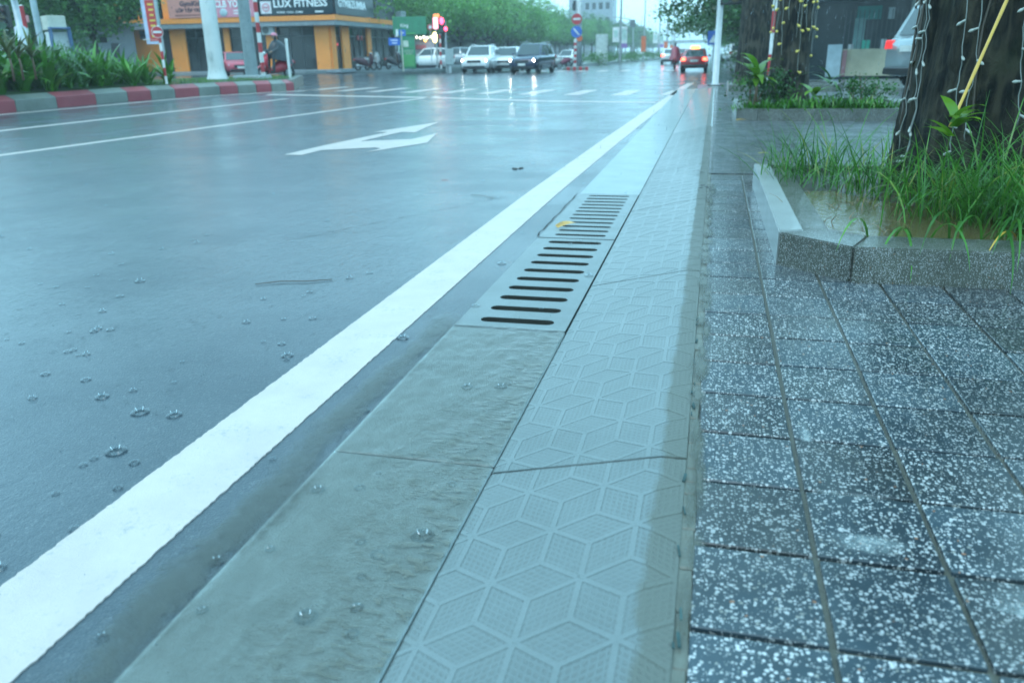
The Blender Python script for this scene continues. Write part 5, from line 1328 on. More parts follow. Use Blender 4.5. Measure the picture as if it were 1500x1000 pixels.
# long low shop row behind the trees
SA, SB = (-27.498, 70.851), (-33.5, 210)
root = empty('shop_row', (0, 0, 0), label='long low row of dim shops with pale awnings behind the street trees', cat='shops')
SA = (SA[0]-6, SA[1]+1); LS = (Vector(SB)-Vector(SA)).length
mS = wall_m(SA, SB, .34)
mS = wall_m(SA, SB, .34)
MB().box((LS/2, 3.5, -3), (LS, 7, 6), m=mS).build('wall', M((.12, .15, .15), .7, name='dim_shop_wall', var=.4, scale=.3), root)
for k in range(17):
    u = 3+7.6*k
    if u > LS-4: break
    MB().box((u, 1.4, .02), (5.6, 2.7, .06), m=mS).build('shop_front', GLASSD if k % 3 else M((.05, .07, .07), .5, name='rolled_shutter'), root)
    b = MB(); b.add([mS @ Vector(p) for p in ((u-3, 3.5, .03), (u+3, 3.5, .03), (u+3, 3.0, 1.5), (u-3, 3.0, 1.5), (u-3, 3.45, .03), (u+3, 3.45, .03), (u+3, 2.85, 1.5), (u-3, 2.85, 1.5))], [(0, 3, 2, 1), (4, 5, 6, 7), (3, 7, 6, 2), (0, 4, 7, 3), (1, 2, 6, 5)])
    b.build('awning', M([(.42, .5, .5), (.2, .3, .28), (.5, .5, .42)][k % 3], .5, name='awning_cloth'), root)
    if k % 2: MB().box((u, 4.6, .05), (4.5, 1.0, .1), m=mS).build('shop_sign', M([(.3, .36, .2), (.2, .3, .36), (.36, .3, .24)][k % 3], .5, name='faded_shop_sign'), root)
# the green sign, kiosk and the lit sweet stall beside the corner building
c = (-24.367, 65.622, 2.466); m = face_m(c, toward(c)); root = empty('green_sign_board', (c[0], c[1], .34), label='green shop sign board beside the pale box on the yellow building', cat='sign board')
root.matrix_world = m
MB().box((0, 1.05, 0), (2.7, 1.35, .12)).build('sign_panel', GREEN, root, bevel=.02)
MB().box((-.9, 1.05, .07), (.03, 1.3, .02)).build('seam', GREEN2, root)
o = text_mesh('King', .36, SIGNW, .01, .008); obj('lettering', o, root, (-.75, .95, .065))
b = MB()
for x in (-1.2, 1.2): b.tube([(x, .5, -.05), (x, -1.6, -.05)], .05, 6)
b.build('support', GALV, root)
c = (-21.437, 57.109, 0.334); c = (c[0], c[1], .34); m = face_m(c, toward(c)); root = empty('drinks_kiosk', c, label='narrow green drinks kiosk with a white poster, left of the lit stall lamps', cat='kiosk'); root.matrix_world = m
MB().box((0, 1.15, -.4), (1.05, 2.3, .8)).build('cabin', GREEN, root, bevel=.02); MB().box((0, 1.42, .02), (.9, .04, .03)).build('shelf_edge', GREEN2, root)
MB().box((-.12, 1.68, .03), (.36, .42, .03)).build('poster', M((.6, .66, .55), .5, name='white_poster'), root); MB().box((.05, .55, .03), (.8, .8, .03)).build('front_panel', GREEN2, root)
for k in range(3): MB().box((.05, 1.22-.11*k, .03), (.7-.1*k, .04, .02)).build('lettering_line', M((.5, .65, .45), .5, name='pale_print'), root)
MB().box((-.62, 1.0, -.2), (.14, 2.0, .5)).build('side_panel', M((.42, .6, .55), .5, name='pale_green_panel'), root); MB().box((0, 2.36, -.35), (1.2, .1, 1.0)).build('roof', GREEN2, root)
c = (-20.669, 58.453, 0.297); c = (c[0], c[1], .34); m = face_m(c, toward(c)); root = empty('street_stall', c, label='street stall behind the white parked car, its lamp string brightly lit', cat='stall'); root.matrix_world = m
MB().box((0, .95, -.6), (1.5, 1.9, .9)).build('cabin', M((.42, .38, .44), .6, name='lilac_panel'), root, bevel=.02); MB().box((-.25, 1.45, -.12), (.75, .3, .04)).build('red_sign', M((.5, .12, .14), .5, name='stall_red'), root)
MB().box((0, 1.98, -.5), (1.8, .1, 1.3)).build('roof', M((.3, .34, .34), .5, name='stall_roof'), root)
WL = lit((1, .93, .72), 2.2, 'lit_stall_bulb')
for k in range(7): MB().ball((-.75+.25*k, 2.08+.05*(k % 2), .2), .085, 10, 6).build('lamp', WL, root, smooth=True)
MB().ball((.1, 1.9, .2), .1, 8, 5).build('lamp', lit((1, .5, .1), 4, 'lit_amber_lamp'), root, smooth=True)
c = (-19.182, 56.851, 0.31); c = (c[0], c[1], .34); m = face_m(c, toward(c)); root = empty('lit_sign_post', c, label='lit vertical pink and red shop sign above a bright lamp, beside the red signal', cat='lit sign'); root.matrix_world = m
MB().tube([(0, 0, -.1), (0, 2.6, -.1)], .06, 8).build('pole', GALV, root)
MB().box((.0, 2.98, 0), (.34, .74, .14)).build('lit_panel', lit((1, .35, .5), 1.6, 'lit_pink_panel'), root, bevel=.04); MB().box((.08, 3.45, 0), (.42, .22, .14)).build('lit_top', lit((1, .2, .06), 1.5, 'lit_orange_panel'), root, bevel=.05)
MB().ball((-.1, 2.05, .05), (.18, .36, .12), 10, 6).build('lamp', lit((1, .8, .3), 3.5, 'lit_globe'), root, smooth=True)
c = (-19.549, 56.726, 3.068); m = face_m(c, toward(c)); root = empty('round_sign', c, label='small round sign with a red ring, left of the lit pink sign', cat='sign'); root.matrix_world = m
MB().disc(.2, .04, 16).build('ring', RED, root); MB().disc(.12, .05, 16).build('centre', WHITE, root); MB().tube([(0, 0, -.05), (0, -2.3, -.05)], .03, 6).build('post', GALV, root)
# red signal of the far corner
c = (-17.31, 53.258, 0.23); c = (c[0], c[1], .1); m = face_m(c, toward(c)); root = empty('traffic_signal', c, label='far corner traffic signal showing red, on a grey post with a cabinet', cat='traffic light')
root.matrix_world = m
MB().tube([(0, 0, 0), (0, 3.2, 0)], [.07, .06], 8).build('pole', GALV, root)
h_ = MB().box((-.22, 2.9, .1), (.34, .95, .22)).build('signal_head', BLACK, root, bevel=.02)
MB().ball((-.22, 3.2, .22), (.14, .22, .05), 10, 6).build('lens', lit((1, .05, .12), 5, 'lit_red_signal'), h_, smooth=True)
MB().ball((.02, 2.72, .22), (.12, .12, .05), 10, 6).build('lens', lit((1, .05, .12), 5, 'lit_red_signal'), h_, smooth=True)
MB().disc(.1, .03, 12, 0, Matrix.Translation((-.22, 2.65, .2))).build('lens', M((.03, .05, .04), .2, name='unlit_lens'), h_)
c = (-17.068, 52.81, 0.28); c = (c[0], c[1], .15); m = face_m(c, toward(c)); root = empty('street_cabinet', c, label='pale grey cabinet mounted on the far signal post, left of the white SUV', cat='cabinet'); root.matrix_world = m
MB().box((.1, .95, -.1), (.55, 1.0, .35)).build('cabin', M((.33, .4, .4), .5, name='grey_green_steel'), root, bevel=.02); MB().box((.1, .95, .085), (.46, .9, .02)).build('door', M((.38, .45, .45), .5, name='cabinet_door'), root); MB().box((.1, .2, -.1), (.2, .5, .2)).build('stand', GALV, root)
banded_post('banded_post', (*(-19.246, 57.884), .3), 2.3, .07, 8, 'red and white post beside the tree trunk, left of the grey cabinet')
# blue street name signs
c = (-18.947, 49.498, 0.376); c = (c[0], c[1], .3); m = face_m(c, toward(c)); root = empty('street_name_sign', c, label='two blue street name plates on one pale post beside the yellow building', cat='street sign'); root.matrix_world = m
MB().tube([(0, 0, 0), (0, 2.4, 0)], .045, 8).build('post', M((.5, .5, .4), .5, name='pale_post'), root)
p_ = MB().box((-.45, 1.75, .03), (.72, .42, .04)).build('name_plate', BLUE, root); lettering('PHAN ĐÌNH PHÙNG', .1, SIGNW, p_, Matrix.Translation((-.72, 1.8, .055)), .004, .002, width=.55) if False else None
for k in range(2): MB().box((-.45, 1.83-.16*k, .055), (.42-.1*k, .05, .006)).build('lettering_line', SIGNW, p_)
p_ = MB().box((.06, 2.25, -.03), (.42, .36, .04)).build('name_plate', BLUE, root); MB().box((.06, 2.25, -.005), (.2, .06, .008)).build('lettering_line', SIGNW, p_)
MB().box((-.26, 2.25, .0), (.14, .42, .1)).build('end_cap', WHITE, root)

# ---------------------------------------------------------------- street trees: far left row, and beyond the right kerb
protoT = []
for k in range(4):
    protoT.append(street_tree((0, 0, -80), (8.6, 9.2, 8.2, 9.6)[k], (4.4, 4.8, 4.2, 5.0)[k], 200+k, 'leafy street tree in the hazy far left row', 'street trees along the far left pavement', (leaf_tree_pale, leaf_tree)[k % 2], 6500, .30, .17, z0=2.5, lob=7, cl=80))
rowp = []
y = 66
k = 0
while y < 420:
    rowp.append((-30.3+U(-.8, .8)+(.0 if y > 75 else 1), y)); y += 6.2 if y < 130 else 8.5
    if y < 200: rowp.append((-37+U(-1, 1), y+3))
usedT = set()
for k, (x, y) in enumerate(rowp):
    pi = k % 4; o = protoT[pi] if pi not in usedT else copy_tree(protoT[pi]); usedT.add(pi)
    place(o, (x, y, .3), U(0, 6.28), U(.78, 1.18))
    if y < 100 and x > -33: o['label'] = ['leafy street tree whose crown hangs over the green sign board', 'leafy street tree right of the far red signal', 'leafy street tree standing behind the white SUV', 'leafy street tree standing behind the navy SUV', 'leafy street tree left of the white island pole', 'leafy street tree behind the island pole and its signs'][min(5, int((y-66)/6.2))]
    elif y < 130: o['label'] = ('front' if x > -33.5 else 'rear')+' left-row tree '+('behind the navy SUV', 'behind the pole with the blue disc', 'behind the grey utility cabinet', 'behind the advertising panels')[min(3, int((y-90)/11)) if y > 90 else 0]
    else: o['label'] = 'leafy street tree in the hazy far left row'
    o['group'] = 'street trees along the far left pavement'
protoR = [street_tree((0, 0, -80), (9.5, 10.5)[k], (5.4, 5.8)[k], 230+k, 'leafy tree of the right-hand row', 'street trees along the right side', leaf_tree, 12000, .25, .28, z0=1.9, lob=9, cl=60, low=7) for k in range(2)]
usedT = set()
for k, (x, y) in enumerate(((2.3, 48), (2.0, 57), (2.2, 67), (4.2, 77), (3.8, 88), (4.2, 100), (4, 114), (4, 130), (4, 148), (4, 170), (4, 195), (4, 225), (4, 260), (4, 300), (4, 350), (11, 52), (13, 64), (12, 78), (12, 95), (20, 60), (22, 75))):
    pi = k % 2; o = protoR[pi] if pi not in usedT else copy_tree(protoR[pi]); usedT.add(pi)
    place(o, (x, y, .1), U(0, 6.28), U(.92, 1.06)); o['group'] = 'street trees along the right side'
    o['label'] = 'leafy tree overhanging the right lane, just beyond the white signal pole' if k == 0 else 'leafy tree of the hazy right-hand row beyond the taxi'
bush('hedge', (1.9, 52.5, .1), [(-1.0, 0, .5, .8, .7, .6), (0, .2, .65, .9, .7, .7), (1.2, 0, .6, .9, .7, .65), (2.3, .2, .55, .9, .7, .6)], 2200, .12, 240, 'low bright green hedge behind the foot of the white signal pole', mat_leaf('hedge_leaf', (.03, .13, .015), (.10, .3, .03), .4, .25, 1.2), 3, cat='hedge')

# ---------------------------------------------------------------- far island with pole, signs, cabinet and hedge
isl = empty('far_median', kind='structure')
q0 = (-10.839, 61.045); q1 = (-9.062, 61.334)
b = MB(); b.prism([(-12.024, 77.068), (-10.313, 91.42), (-7.397, 149.818), (-9.442, 259.829), (-11.928, 279.746), (-15.144, 134.148), (-15.11, 96.828)], -.1, .25); b.build('median_kerb', pale_concrete, isl)
for k in range(8):
    a, c = Vector(q0).lerp(Vector(q1), k/8), Vector(q0).lerp(Vector(q1), (k+1)/8-.004); d = Vector((-.25, .95))*1.2
    b = MB(); b.prism([tuple(a), tuple(c), tuple(c+d), tuple(a+d)], -.05, .22); b.build('kerb_block', RED if k % 2 else paint_concrete_grey, isl, bevel=.02)
hedge_leaf = mat_leaf('median_hedge_leaf', (.02, .09, .015), (.07, .22, .03), .4, .2, .6)
hl_ = [(-12.551, 83.057), (-11.977, 92.226), (-11.302, 105.396), (-10.509, 121.547), (-9.99, 144.655), (-10.157, 184.721)]
for k, (x, y) in enumerate(hl_):
    s = 1+.25*k
    bush('hedge', (x, y, .15), [(-1.6*s, 0, .45, 1.2*s, .9, .55), (0, 0, .6, 1.2*s, .9, .6), (1.5*s, 0, .5, 1.2*s, .9, .55)], 1500, .16, 250+k, ['low green hedge at the near end of the far island, behind the white pole', 'low hedge around the foot of the grey island cabinet', 'low hedge under the white advertising panels', 'low hedge below the orange banner', 'low hedge left of the distant pale car', 'farthest hazy stretch of the island hedge'][k], hedge_leaf, 0, cat='hedge')
c = (-10.962, 68.63, 0.069); c = (c[0], c[1], .2); m = face_m(c, toward(c)); root = empty('sign_pole', c, label='white pole on the far island with no entry, blue and small orange round signs', cat='sign pole'); root.matrix_world = m
MB().tube([(0, 0, 0), (0, 7.5, 0)], [.25, .2], 10).build('pole', M((.68, .7, .7), .4, name='white_steel_pole'), root, smooth=True)
def mroot(parent, x, y_, z=.3): return Matrix.Translation((x, y_, z))
o = MB().disc(.42, .04, 24, 0, mroot(root, -.18, 3.55)).build('no_entry_plate', RED, root); MB().box((-.18, 3.55, .35), (.6, .15, .02)).build('white_bar', WHITE, o)
o = MB().disc(.45, .04, 24, 0, mroot(root, -.2, 2.6)).build('blue_plate', BLUE, root); MB().box((0, 0, .05), (.66, .11, .02), m=mroot(root, -.2, 2.6) @ Matrix.Rotation(R(-48), 4, 'Z')).build('white_stroke', WHITE, o)
MB().disc(.24, .04, 20, 0, mroot(root, .05, 2.1, .27)).build('orange_plate', ORANGE, root)
MB().box((-.38, 4.55, .1), (.22, .75, .2)).build('signal_head', BLACK, root, bevel=.02); MB().box((.33, 5.3, .1), (.16, .5, .2)).build('side_signal_head', BLACK, root, bevel=.02)
banded_post('banded_post', (*(-11.077, 67.598), .2), 2.0, .12, 9, 'red and white post right beside the white island pole')
c = (-11.544, 87.24, 0.06); c = (c[0], c[1], .15); m = face_m(c, toward(c)); root = empty('utility_cabinet', c, label='large pale grey utility cabinet standing on the hedged far island', cat='cabinet'); root.matrix_world = m
MB().box((0, 1.55, -.35), (1.25, 2.5, .7)).build('cabin', M((.5, .55, .52), .5, name='pale_cabinet'), root, bevel=.03); MB().box((-.05, 1.55, .01), (1.0, 2.3, .03)).build('door', M((.54, .59, .56), .5, name='pale_door'), root); MB().box((-.1, 1.1, .03), (.3, .22, .02)).build('plate', WHITE, root); MB().box((0, .15, -.35), (1.35, .35, .8)).build('plinth', pale_concrete, root)
ADG = M((.5, .66, .6), .5, name='pale_green_advert')
def ad_panel(px_c, loc, s, lb, skirt):
    m = face_m((loc[0], loc[1], .2), toward(loc)); root = empty('advert_panel', (0, 0, 0), label=lb, cat='advert panel'); root.matrix_world = m @ Matrix.Scale(s, 4)
    MB().tube([(0, 0, 0), (0, 2.2, 0)], .05, 6).build('post', GALV, root)
    o = MB().box((-.42, 2.75, .03), (.72, 1.5, .08)).build('panel', WHITE, root, bevel=.02); MB().box((-.42, 2.85, .075), (.42, .7, .01)).build('print', ADG, o)
    o = MB().box((.42, 2.7, .05), (.72, 1.7, .08)).build('panel', WHITE, root, bevel=.02); MB().box((.46, 2.75, .095), (.5, 1.1, .01)).build('print', ADG, o)
    if skirt: MB().box((.42, 1.62, .05), (.8, .45, .08)).build('purple_strip', M((.36, .2, .5), .5, name='purple_strip'), root)
ad_panel(907, (-10.18, 91.435), 1.0, 'pair of white and green advertising panels on a post, nearest on the far island', True)
ad_panel(963, (-9.994, 149.667), 1.15, 'hazy pair of white advertising panels beyond the orange banner', True)
def banner_post(loc, h, zb, s, lb):
    m = face_m((loc[0], loc[1], .2), toward(loc)); root = empty('banner_post', (0, 0, 0), label=lb, cat='banner', group=None); root.matrix_world = m
    MB().tube([(.0, 0, 0), (0, h, 0)], [.09*s, .06*s], 6).build('pole', GALV, root)
    MB().box((-.05*s, zb, .1), (.55*s, 1.7*s, .04)).build('banner', ORANGE, root); MB().box((-.05*s, zb-.98*s, .1), (.55*s, .18*s, .04)).build('banner_hem', WHITE, root)
banner_post((-9.098, 109.623), 9.5, 1.9, 1.1, 'slim pole with an orange-red vertical banner, nearest on the far island')
banner_post((-8.592, 149.754), 6, 1.5, 1.2, 'second orange-red banner, just left of the taxi')
banner_post((-9.442, 184.759), 6, 1.2, 1.2, 'third orange-red banner, hazy, left of the taxi')
banner_post((-9.901, 209.766), 6, 1.1, 1.2, 'farthest orange-red banner, almost lost in the haze')
def lamp_post(loc, h, s, lb, arms=2, group=None):
    m = face_m((loc[0], loc[1], .2), toward(loc)); root = empty('street_lamp', (0, 0, 0), label=lb, cat='street lamp', group=group); root.matrix_world = m
    MB().tube([(0, 0, 0), (0, h, 0)], [.12*s, .07*s], 8).build('pole', GALV, root)
    for sgn in ((-1, 1) if arms == 2 else (1,)):
        MB().tube([(0, h-.3, 0), (sgn*.9*s, h+.12*s, 0), (sgn*1.9*s, h+.35*s, 0)], [.05*s, .04*s, .035*s], 6).build('arm', GALV, root)
        MB().box((sgn*2.1*s, h+.38*s, 0), (.6*s, .1*s, .2*s)).build('lamp_head', GALV, root)
lamp_post((-9.668, 87.467), 12, 1, 'tall slim street lamp behind the nearest advertising panels')
for px, d, h, lb in ((965, 150, 9.3, 'double-armed street lamp, first of the hazy line down the road'), (977, 190, 9.0, 'double-armed street lamp, second of the hazy line down the road'), (986, 235, 8.6, 'double-armed street lamp, third of the hazy line down the road'), (994, 290, 8.5, 'double-armed street lamp, farthest and faintest down the road')):
    q = {965: (-9.769, 149.682), 977: (-10.607, 189.704), 986: (-11.48, 234.719), 994: (-12.376, 289.736)}[px]
    lamp_post(q, h, 1.3, lb)
c = (-14.363, 149.311, 0.064); c = (c[0], c[1], .2); m = face_m(c, toward(c)); root = empty('signal_gantry', c, label='hazy traffic signal gantry arm over the far side of the road', cat='gantry'); root.matrix_world = m
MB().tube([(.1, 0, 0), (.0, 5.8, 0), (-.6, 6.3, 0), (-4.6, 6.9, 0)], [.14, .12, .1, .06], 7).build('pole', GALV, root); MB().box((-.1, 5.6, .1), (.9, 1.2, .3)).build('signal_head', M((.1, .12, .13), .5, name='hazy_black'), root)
# distant overpass and buildings fading in the rain
b = MB(); root = empty('overpass', (0, 0, 0), label='faint grey overpass across the far end of the road', cat='overpass'); MB().box((-18, 520, 6.2), (90, 8, 1.6)).build('deck', SOFFIT, root)
for x in (-50, -25, 5, 20): MB().box((x, 520, 2.7), (2, 3, 5.4)).build('pier', SOFFIT, root)
c = (-36.899, 257.368); root = empty('tower_block', (*c, 0), label='pale grey block rising above the left row of trees', cat='building'); MB().box((0, 0, 11), (13, 10, 22)).build('wall', M((.3, .34, .38), .6, name='pale_grey_wall'), root)
for k in range(6):
    for z in range(4): MB().box((-5+2*k, -5.03, 6+4*z), (1.1, .06, 1.8)).build('window', GLASSD, root)

# ================================================================ RIGHT SIDE BEYOND THE PLANTERS
c = (.02, 28.55, .12); root = empty('signal_pole', c, label='white signal pole at the end of the kerb with a black head at its top', cat='signal pole')
b = MB(); b.lathe([(.16, 0), (.16, .03), (.105, .05), (.10, 2.2), (.088, 4.6)], 12); b.build('pole', M((.66, .7, .7), .35, name='white_pole_paint', var=.15, scale=2), root, smooth=True)
signal_head(root, (.45, -.12, 2.62), .9, .34, toward((0, 28)), None, 3, True); MB().box((0, 0, .012), (.5, .5, .03)).build('base_plate', BLACK, root)
c = (-0.177, 48, 0.565); c = (c[0], c[1], .1); m = face_m(c, toward((c[0]+8, c[1]))); root = empty('pedestrian_sign', c, label='blue crossing sign with a white triangle on a thin pale post behind the signal pole', cat='road sign'); root.matrix_world = m
MB().tube([(0, 0, -.03), (0, 2.2, -.03)], .05, 8).build('post', M((.5, .56, .58), .4, name='pale_steel'), root); o = MB().box((-.1, 1.75, .03), (.5, .72, .03)).build('sign_plate', BLUE, root, bevel=.01); b = MB(); b.prism([(-.27, 1.5), (.07, 1.5), (-.0, 1.95)], .046, .055); b.build('white_triangle', WHITE, o)
banded_post('banded_post', (*(1.301, 21.461), .12), 4.4, .07, 9, 'red and white post seen between the two trunks on the right')
# house behind the pavement
root = empty('roadside_house', (0, 0, 0), label='dim open-fronted house with sheet awning and low cream wall, behind the right pavement', cat='house')
HA, HB = (4.067, 36.776), (7.721, 36.186); mH = wall_m(HA, HB, .12); LH = (Vector(HB)-Vector(HA)).length
CRW = M((.52, .48, .34), .7, name='cream_wall', var=.4, scale=.8); SHEET = M((.22, .29, .32), .45, .2, name='sheet_metal')
MB().box((LH/2, 2, -2.2), (LH+6, 5, .3), m=mH).build('back_wall', M((.03, .045, .05), .7, name='dark_room'), root)
MB().box((LH/2+3, .52, -.1), (LH+4.3, 1.04, .18), m=mH).build('low_wall', CRW, root, bevel=.01)
MB().box((.62, .6, .06), (.55, 1.25, .08), m=mH).build('gate_panel', M((.42, .52, .56), .5, name='pale_gate'), root); MB().box((1.02, .5, .06), (.16, 1.0, .1), m=mH).build('gate_post', M((.3, .14, .15), .6, name='faded_red_post'), root)
b = MB()
for k in range(int(LH/.18)+14): b.box((-.6+.18*k, 2.92, .5), (.09, .03, 1.9), m=mH)
b.box((LH/2, 2.88, .5), (LH+4, .03, 1.9), m=mH); b.build('awning', SHEET, root)
MB().box((LH/2, 3.6, -.3), (LH+4, 1.3, .12), m=mH).build('upper_panel', SHEET, root)
b = MB()
for k in range(24): b.box((.9+.17*k, 1.75, -.12), (.03, 1.5, .03), m=mH)
b.build('railing', M((.08, .1, .11), .5, name='dark_bars'), root)
MB().box((4.55, 1.9, .05), (.42, 3.8, .3), m=mH).build('cream_column', CRW, root)
MB().box((3.35, 1.6, .3), (.27, 5.2, .22), m=mH).build('concrete_post', M((.36, .4, .36), .6, name='concrete'), root)
MB().box((1.75, 2.4, -.4), (.9, .5, .05), m=mH).build('green_tarpaulin', M((.05, .3, .26), .5, name='green_sheet'), root)
MB().box((1.45, 1.6, -.3), (.4, 1.2, .05), m=mH).build('pale_curtain', M((.22, .38, .36), .6, name='pale_curtain'), root)
for u, z, w_, h_, cc in ((2.55, 2.35, .24, .42, (.5, .55, .55)), (4.05, 2.4, .3, .36, (.05, .25, .42)), (3.9, 1.25, .24, .36, (.05, .3, .5)), (2.4, 1.22, .22, .36, (.5, .52, .52)), (1.75, 1.2, .36, .34, (.04, .4, .28)), (1.2, 1.12, .2, .2, (.6, .6, .6))):
    MB().box((u, z, -.15), (w_, h_, .06), m=mH, top=(.75, 1)).build('hung_cloth', M(cc, .6, name='cloth'), root)
c = (5.473, 41.578, 0.12); root = empty('bare_tree', c, label='thin forked bare-stemmed tree before the low cream wall', cat='tree'); b = MB(); s = 1.1
b.tube([(0, 0, -.1), (.05, 0, 1.4), (.12, 0, 2.3)], [.09, .075, .065], 8); b.tube([(.12, 0, 2.25), (-.35, 0, 2.9), (-.6, .1, 3.6)], [.05, .04, .03], 7); b.tube([(.12, 0, 2.25), (.35, 0, 2.9), (.45, 0, 4.0)], [.05, .045, .03], 7)
b.build('trunk', M((.22, .24, .24), .6, name='grey_stem'), root, smooth=True); leaf_cloud([(-.2, 0, 4.3, 1.4, 1.2, .7), (.7, 0, 4.8, 1.2, 1, .6)], 700, .14, 301).build('crown', leaf_bright, root); MB().box((.1, -.12, .55), (.14, .05, .42)).build('white_tag', WHITE, root)
bush('climber', (7.029, 42.045, 0.12), [(0, 0, .5, .55, .3, .5), (.1, 0, 1.2, .5, .3, .45), (.25, .05, 1.8, .35, .25, .4), (-.6, 0, 1.05, .5, .3, .2)], 950, .1, 302, 'tall leafy climber growing up before the cream wall and concrete post', leaf_tree_pale, 5)
# yellow leaf on the farther grate, bits of litter
def leaf_litter(loc, L, wd, az, mat, label, curl=.5, tilt=.15):
    b = MB(); b.blade((0, 0, .006), 0, L, wd, tilt, curl, 7)
    o = b.build('fallen_leaf', mat, None, loc, label=label, cat='fallen leaf'); o.rotation_euler = (R(12), 0, az); return o
leaf_litter((-1.066, 5.715, 0.013), .17, .085, R(38), M((.62, .32, .03), .4, name='yellow_leaf', var=.6, scale=14), 'curled yellow leaf on the farther drain grate', .9, .45)
leaf_litter((-2.668, 7.851, 0.006), .09, .05, R(10), M((.16, .03, .02), .4, name='brown_leaf'), 'small dark red-brown leaf on the wet road before the grates')
leaf_litter((-0.047, 7.933, 0.125), .12, .05, R(160), M((.3, .06, .04), .4, name='red_leaf'), 'red-brown leaf on the joint between kerb and paving')
leaf_litter((0.525, 9.47, 0.125), .14, .05, R(20), M((.3, .26, .05), .4, name='olive_leaf'), 'yellowish leaf on the wet pavement left of the tall grass')
leaf_litter((0.381, 14.126, 0.125), .2, .08, R(20), M((.4, .25, .05), .4, name='tan_leaf'), 'tan leaf at the left corner of the second planter')
b = MB(); p0 = Vector((-2.485, 3.932, 0.006)); p1 = Vector((-2.088, 4.106, 0.006)); b.tube([p0-p0, (p1-p0)*.3+Vector((0, .02, .003)), (p1-p0)*.7+Vector((0, -.015, .002)), p1-p0], [.002, .003, .003, .002], 6)
b.build('twig', M((.10, .06, .045), .6, name='wet_twig'), None, p0, True, label='thin brown twig lying across the wet lane', cat='twig')
b = MB(); p0 = Vector((-2.12, 7.076, 0.006)); b.tube([(0, 0, 0), (.12, -.06, .004), (.25, -.16, 0)], [.0015, .0025, .0015], 6); b.tube([(.2, -.12, .002), (.27, -.1, .002)], .0015, 5)
b.build('twig', M((.10, .06, .045), .6, name='wet_twig'), None, p0, True, label='short forked twig on the road left of the white line', cat='twig')
for i, (px, py, lb) in enumerate(((755, 248, 'dark wet clump of debris on the lane near the white line'), (1035, 275, 'dark debris caught in the gap beside the kerb'))):
    q = [(-2.115, 8.828, 0), (-0.01, 7.08, 0.11)][i]; b = MB(); rr = random.Random(i)
    for _ in range(5): b.ball((rr.uniform(-.06, .06), rr.uniform(-.08, .08), .004), (rr.uniform(.012, .03), rr.uniform(.02, .05), .012), 7, 4)
    b.build('debris', M((.03, .03, .028), .5, name='dark_debris'), None, q, True, label=lb, cat='debris')

# ================================================================ RAIN: crowns thrown up by drops, beads, and falling drops
def splash_mat():
    t = NT('clear_water'); fr = t.node('ShaderNodeFresnel', {'IOR': 1.33}).outputs[0]
    gl = t.node('ShaderNodeBsdfGlossy', {'Roughness': .04}); tr = t.node('ShaderNodeBsdfTransparent', {'Color': (.86, .9, .92, 1)})
    mx = t.node('ShaderNodeMixShader', {0: t.math('MULTIPLY', fr, .95), 1: tr.outputs[0], 2: gl.outputs[0]})
    t.l.new(mx.outputs[0], t.n['Material Output'].inputs[0]); return t.m
WATER = splash_mat(); b = MB(); ringb = MB(); rr = random.Random(12)
def surf(x, y):
    if GX0 < x < GX1: return .014
    if x > 0: return .121
    return .006+gz(x, y)
def crown(x, y, s):
    z = surf(x, y); n = 14; vs = []
    for i, (r, h) in enumerate(((.75, 0), (.9, .35), (1.12, .75))):
        for k in range(n):
            q = 6.2832*k/n; hh = h*(1+(.55*rr.random() if i == 2 else 0)); vs.append((x+s*r*math.cos(q), y+s*r*math.sin(q), z+s*hh))
    b.add(vs, [(i*n+k, i*n+(k+1) % n, (i+1)*n+(k+1) % n, (i+1)*n+k) for i in range(2) for k in range(n)])
    for k in range(rr.randrange(2, 7)):
        q = rr.uniform(0, 6.28); d = s*rr.uniform(1.1, 2.2); b.ball((x+d*math.cos(q), y+d*math.sin(q), z+s*rr.uniform(.6, 3)), s*rr.uniform(.08, .2), 6, 4)
    ringw(x, y, s*1.5)
def ringw(x, y, s):
    z = surf(x, y)-.003; n = 24; vs = []
    for r, h in ((.8, 0), (.95, .2), (1.1, -.02), (1.35, .1), (1.6, 0)):
        for k in range(n): vs.append((x+s*r*math.cos(6.2832*k/n), y+s*r*math.sin(6.2832*k/n), z+s*h*.25+.0015))
    ringb.add(vs, [(i*n+k, (i+1)*n+k, (i+1)*n+(k+1) % n, i*n+(k+1) % n) for i in range(4) for k in range(n)])
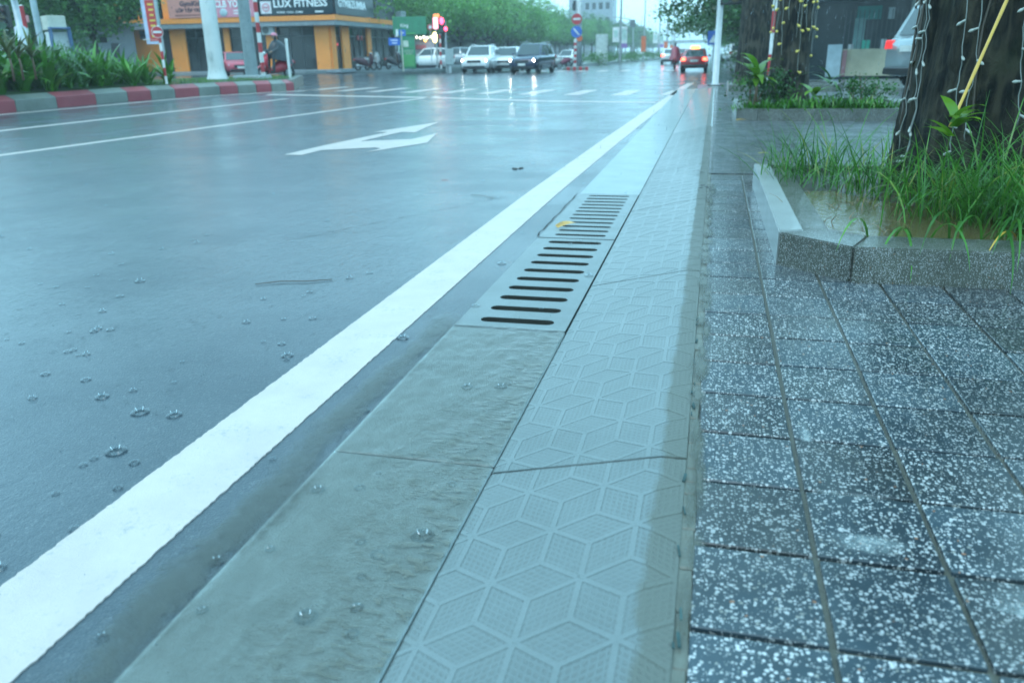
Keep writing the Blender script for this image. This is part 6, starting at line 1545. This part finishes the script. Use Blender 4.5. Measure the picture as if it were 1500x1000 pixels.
for p in ((-1.735, 2.92), (-1.857, 1.988), (-2.166, 3.307), (-3.015, 3.33), (-1.211, 4.652), (-4.014, 6.861), (-2.011, 4.172), (-1.984, 2.275), (-3.877, 4.462), (-1.843, 2.279), (-1.32, 3.234), (-0.382, 1.849), (-0.682, 1.717), (-3.213, 3.884)): crown(p[0], p[1], rr.uniform(.008, .015))
for _ in range(280):
    y = 1.2+12*rr.random()**1.6; x = rr.uniform(-1.7-.75*y, -.62)
    if -1.64 < x < -1.34: continue
    crown(x, y, rr.uniform(.005, .012)) if rr.random() < .25 else ringw(x, y, rr.uniform(.006, .014))
for _ in range(40): ringw(rr.uniform(.05, 1.4), rr.uniform(1.2, 4), rr.uniform(.006, .012))
for _ in range(260):
    y = 1.1+9*rr.random()**1.5; x = rr.uniform(-1.5-.6*y, 1.2); b.ball((x, y, surf(x, y)+rr.uniform(.0, .05)), rr.uniform(.0012, .003), 6, 4)
b.build('rain_splash', WATER, smooth=True, kind='stuff'); ringb.build('rain_rings', WATER, smooth=True, kind='stuff')
b = MB()
for _ in range(4200):
    y = 7+40*rr.random()**1.3; x = rr.uniform(-.75, .32)*y*1.2-.0; z = rr.uniform(.1, 1.4+y*.12)
    L = rr.uniform(.010, .03)*(1+y*.055); r_ = .0016*(1+y*.07); t = Vector((.10, 0, 1)).normalized()
    c = Vector((x, y, z)); b.tube([c, c+t*L*.3, c+t*L], [r_*.5, r_, r_*.25], 4)
b.build('rain', WATER, smooth=True, kind='stuff')

# ================================================================ RAIN HAZE
hm = bpy.data.materials.new('rain_haze'); hm.use_nodes = True; hn = hm.node_tree.nodes; hn.remove(hn['Principled BSDF'])
pv = hn.new('ShaderNodeVolumePrincipled'); pv.inputs['Color'].default_value = (.93, .97, 1, 1); pv.inputs['Density'].default_value = HAZE; pv.inputs['Anisotropy'].default_value = .2
hm.node_tree.links.new(pv.outputs[0], hn['Material Output'].inputs['Volume'])
b = MB(); b.box((0, 720, 12.0), (1500, 1660, 27)); hz = b.build('haze', hm, kind='stuff')
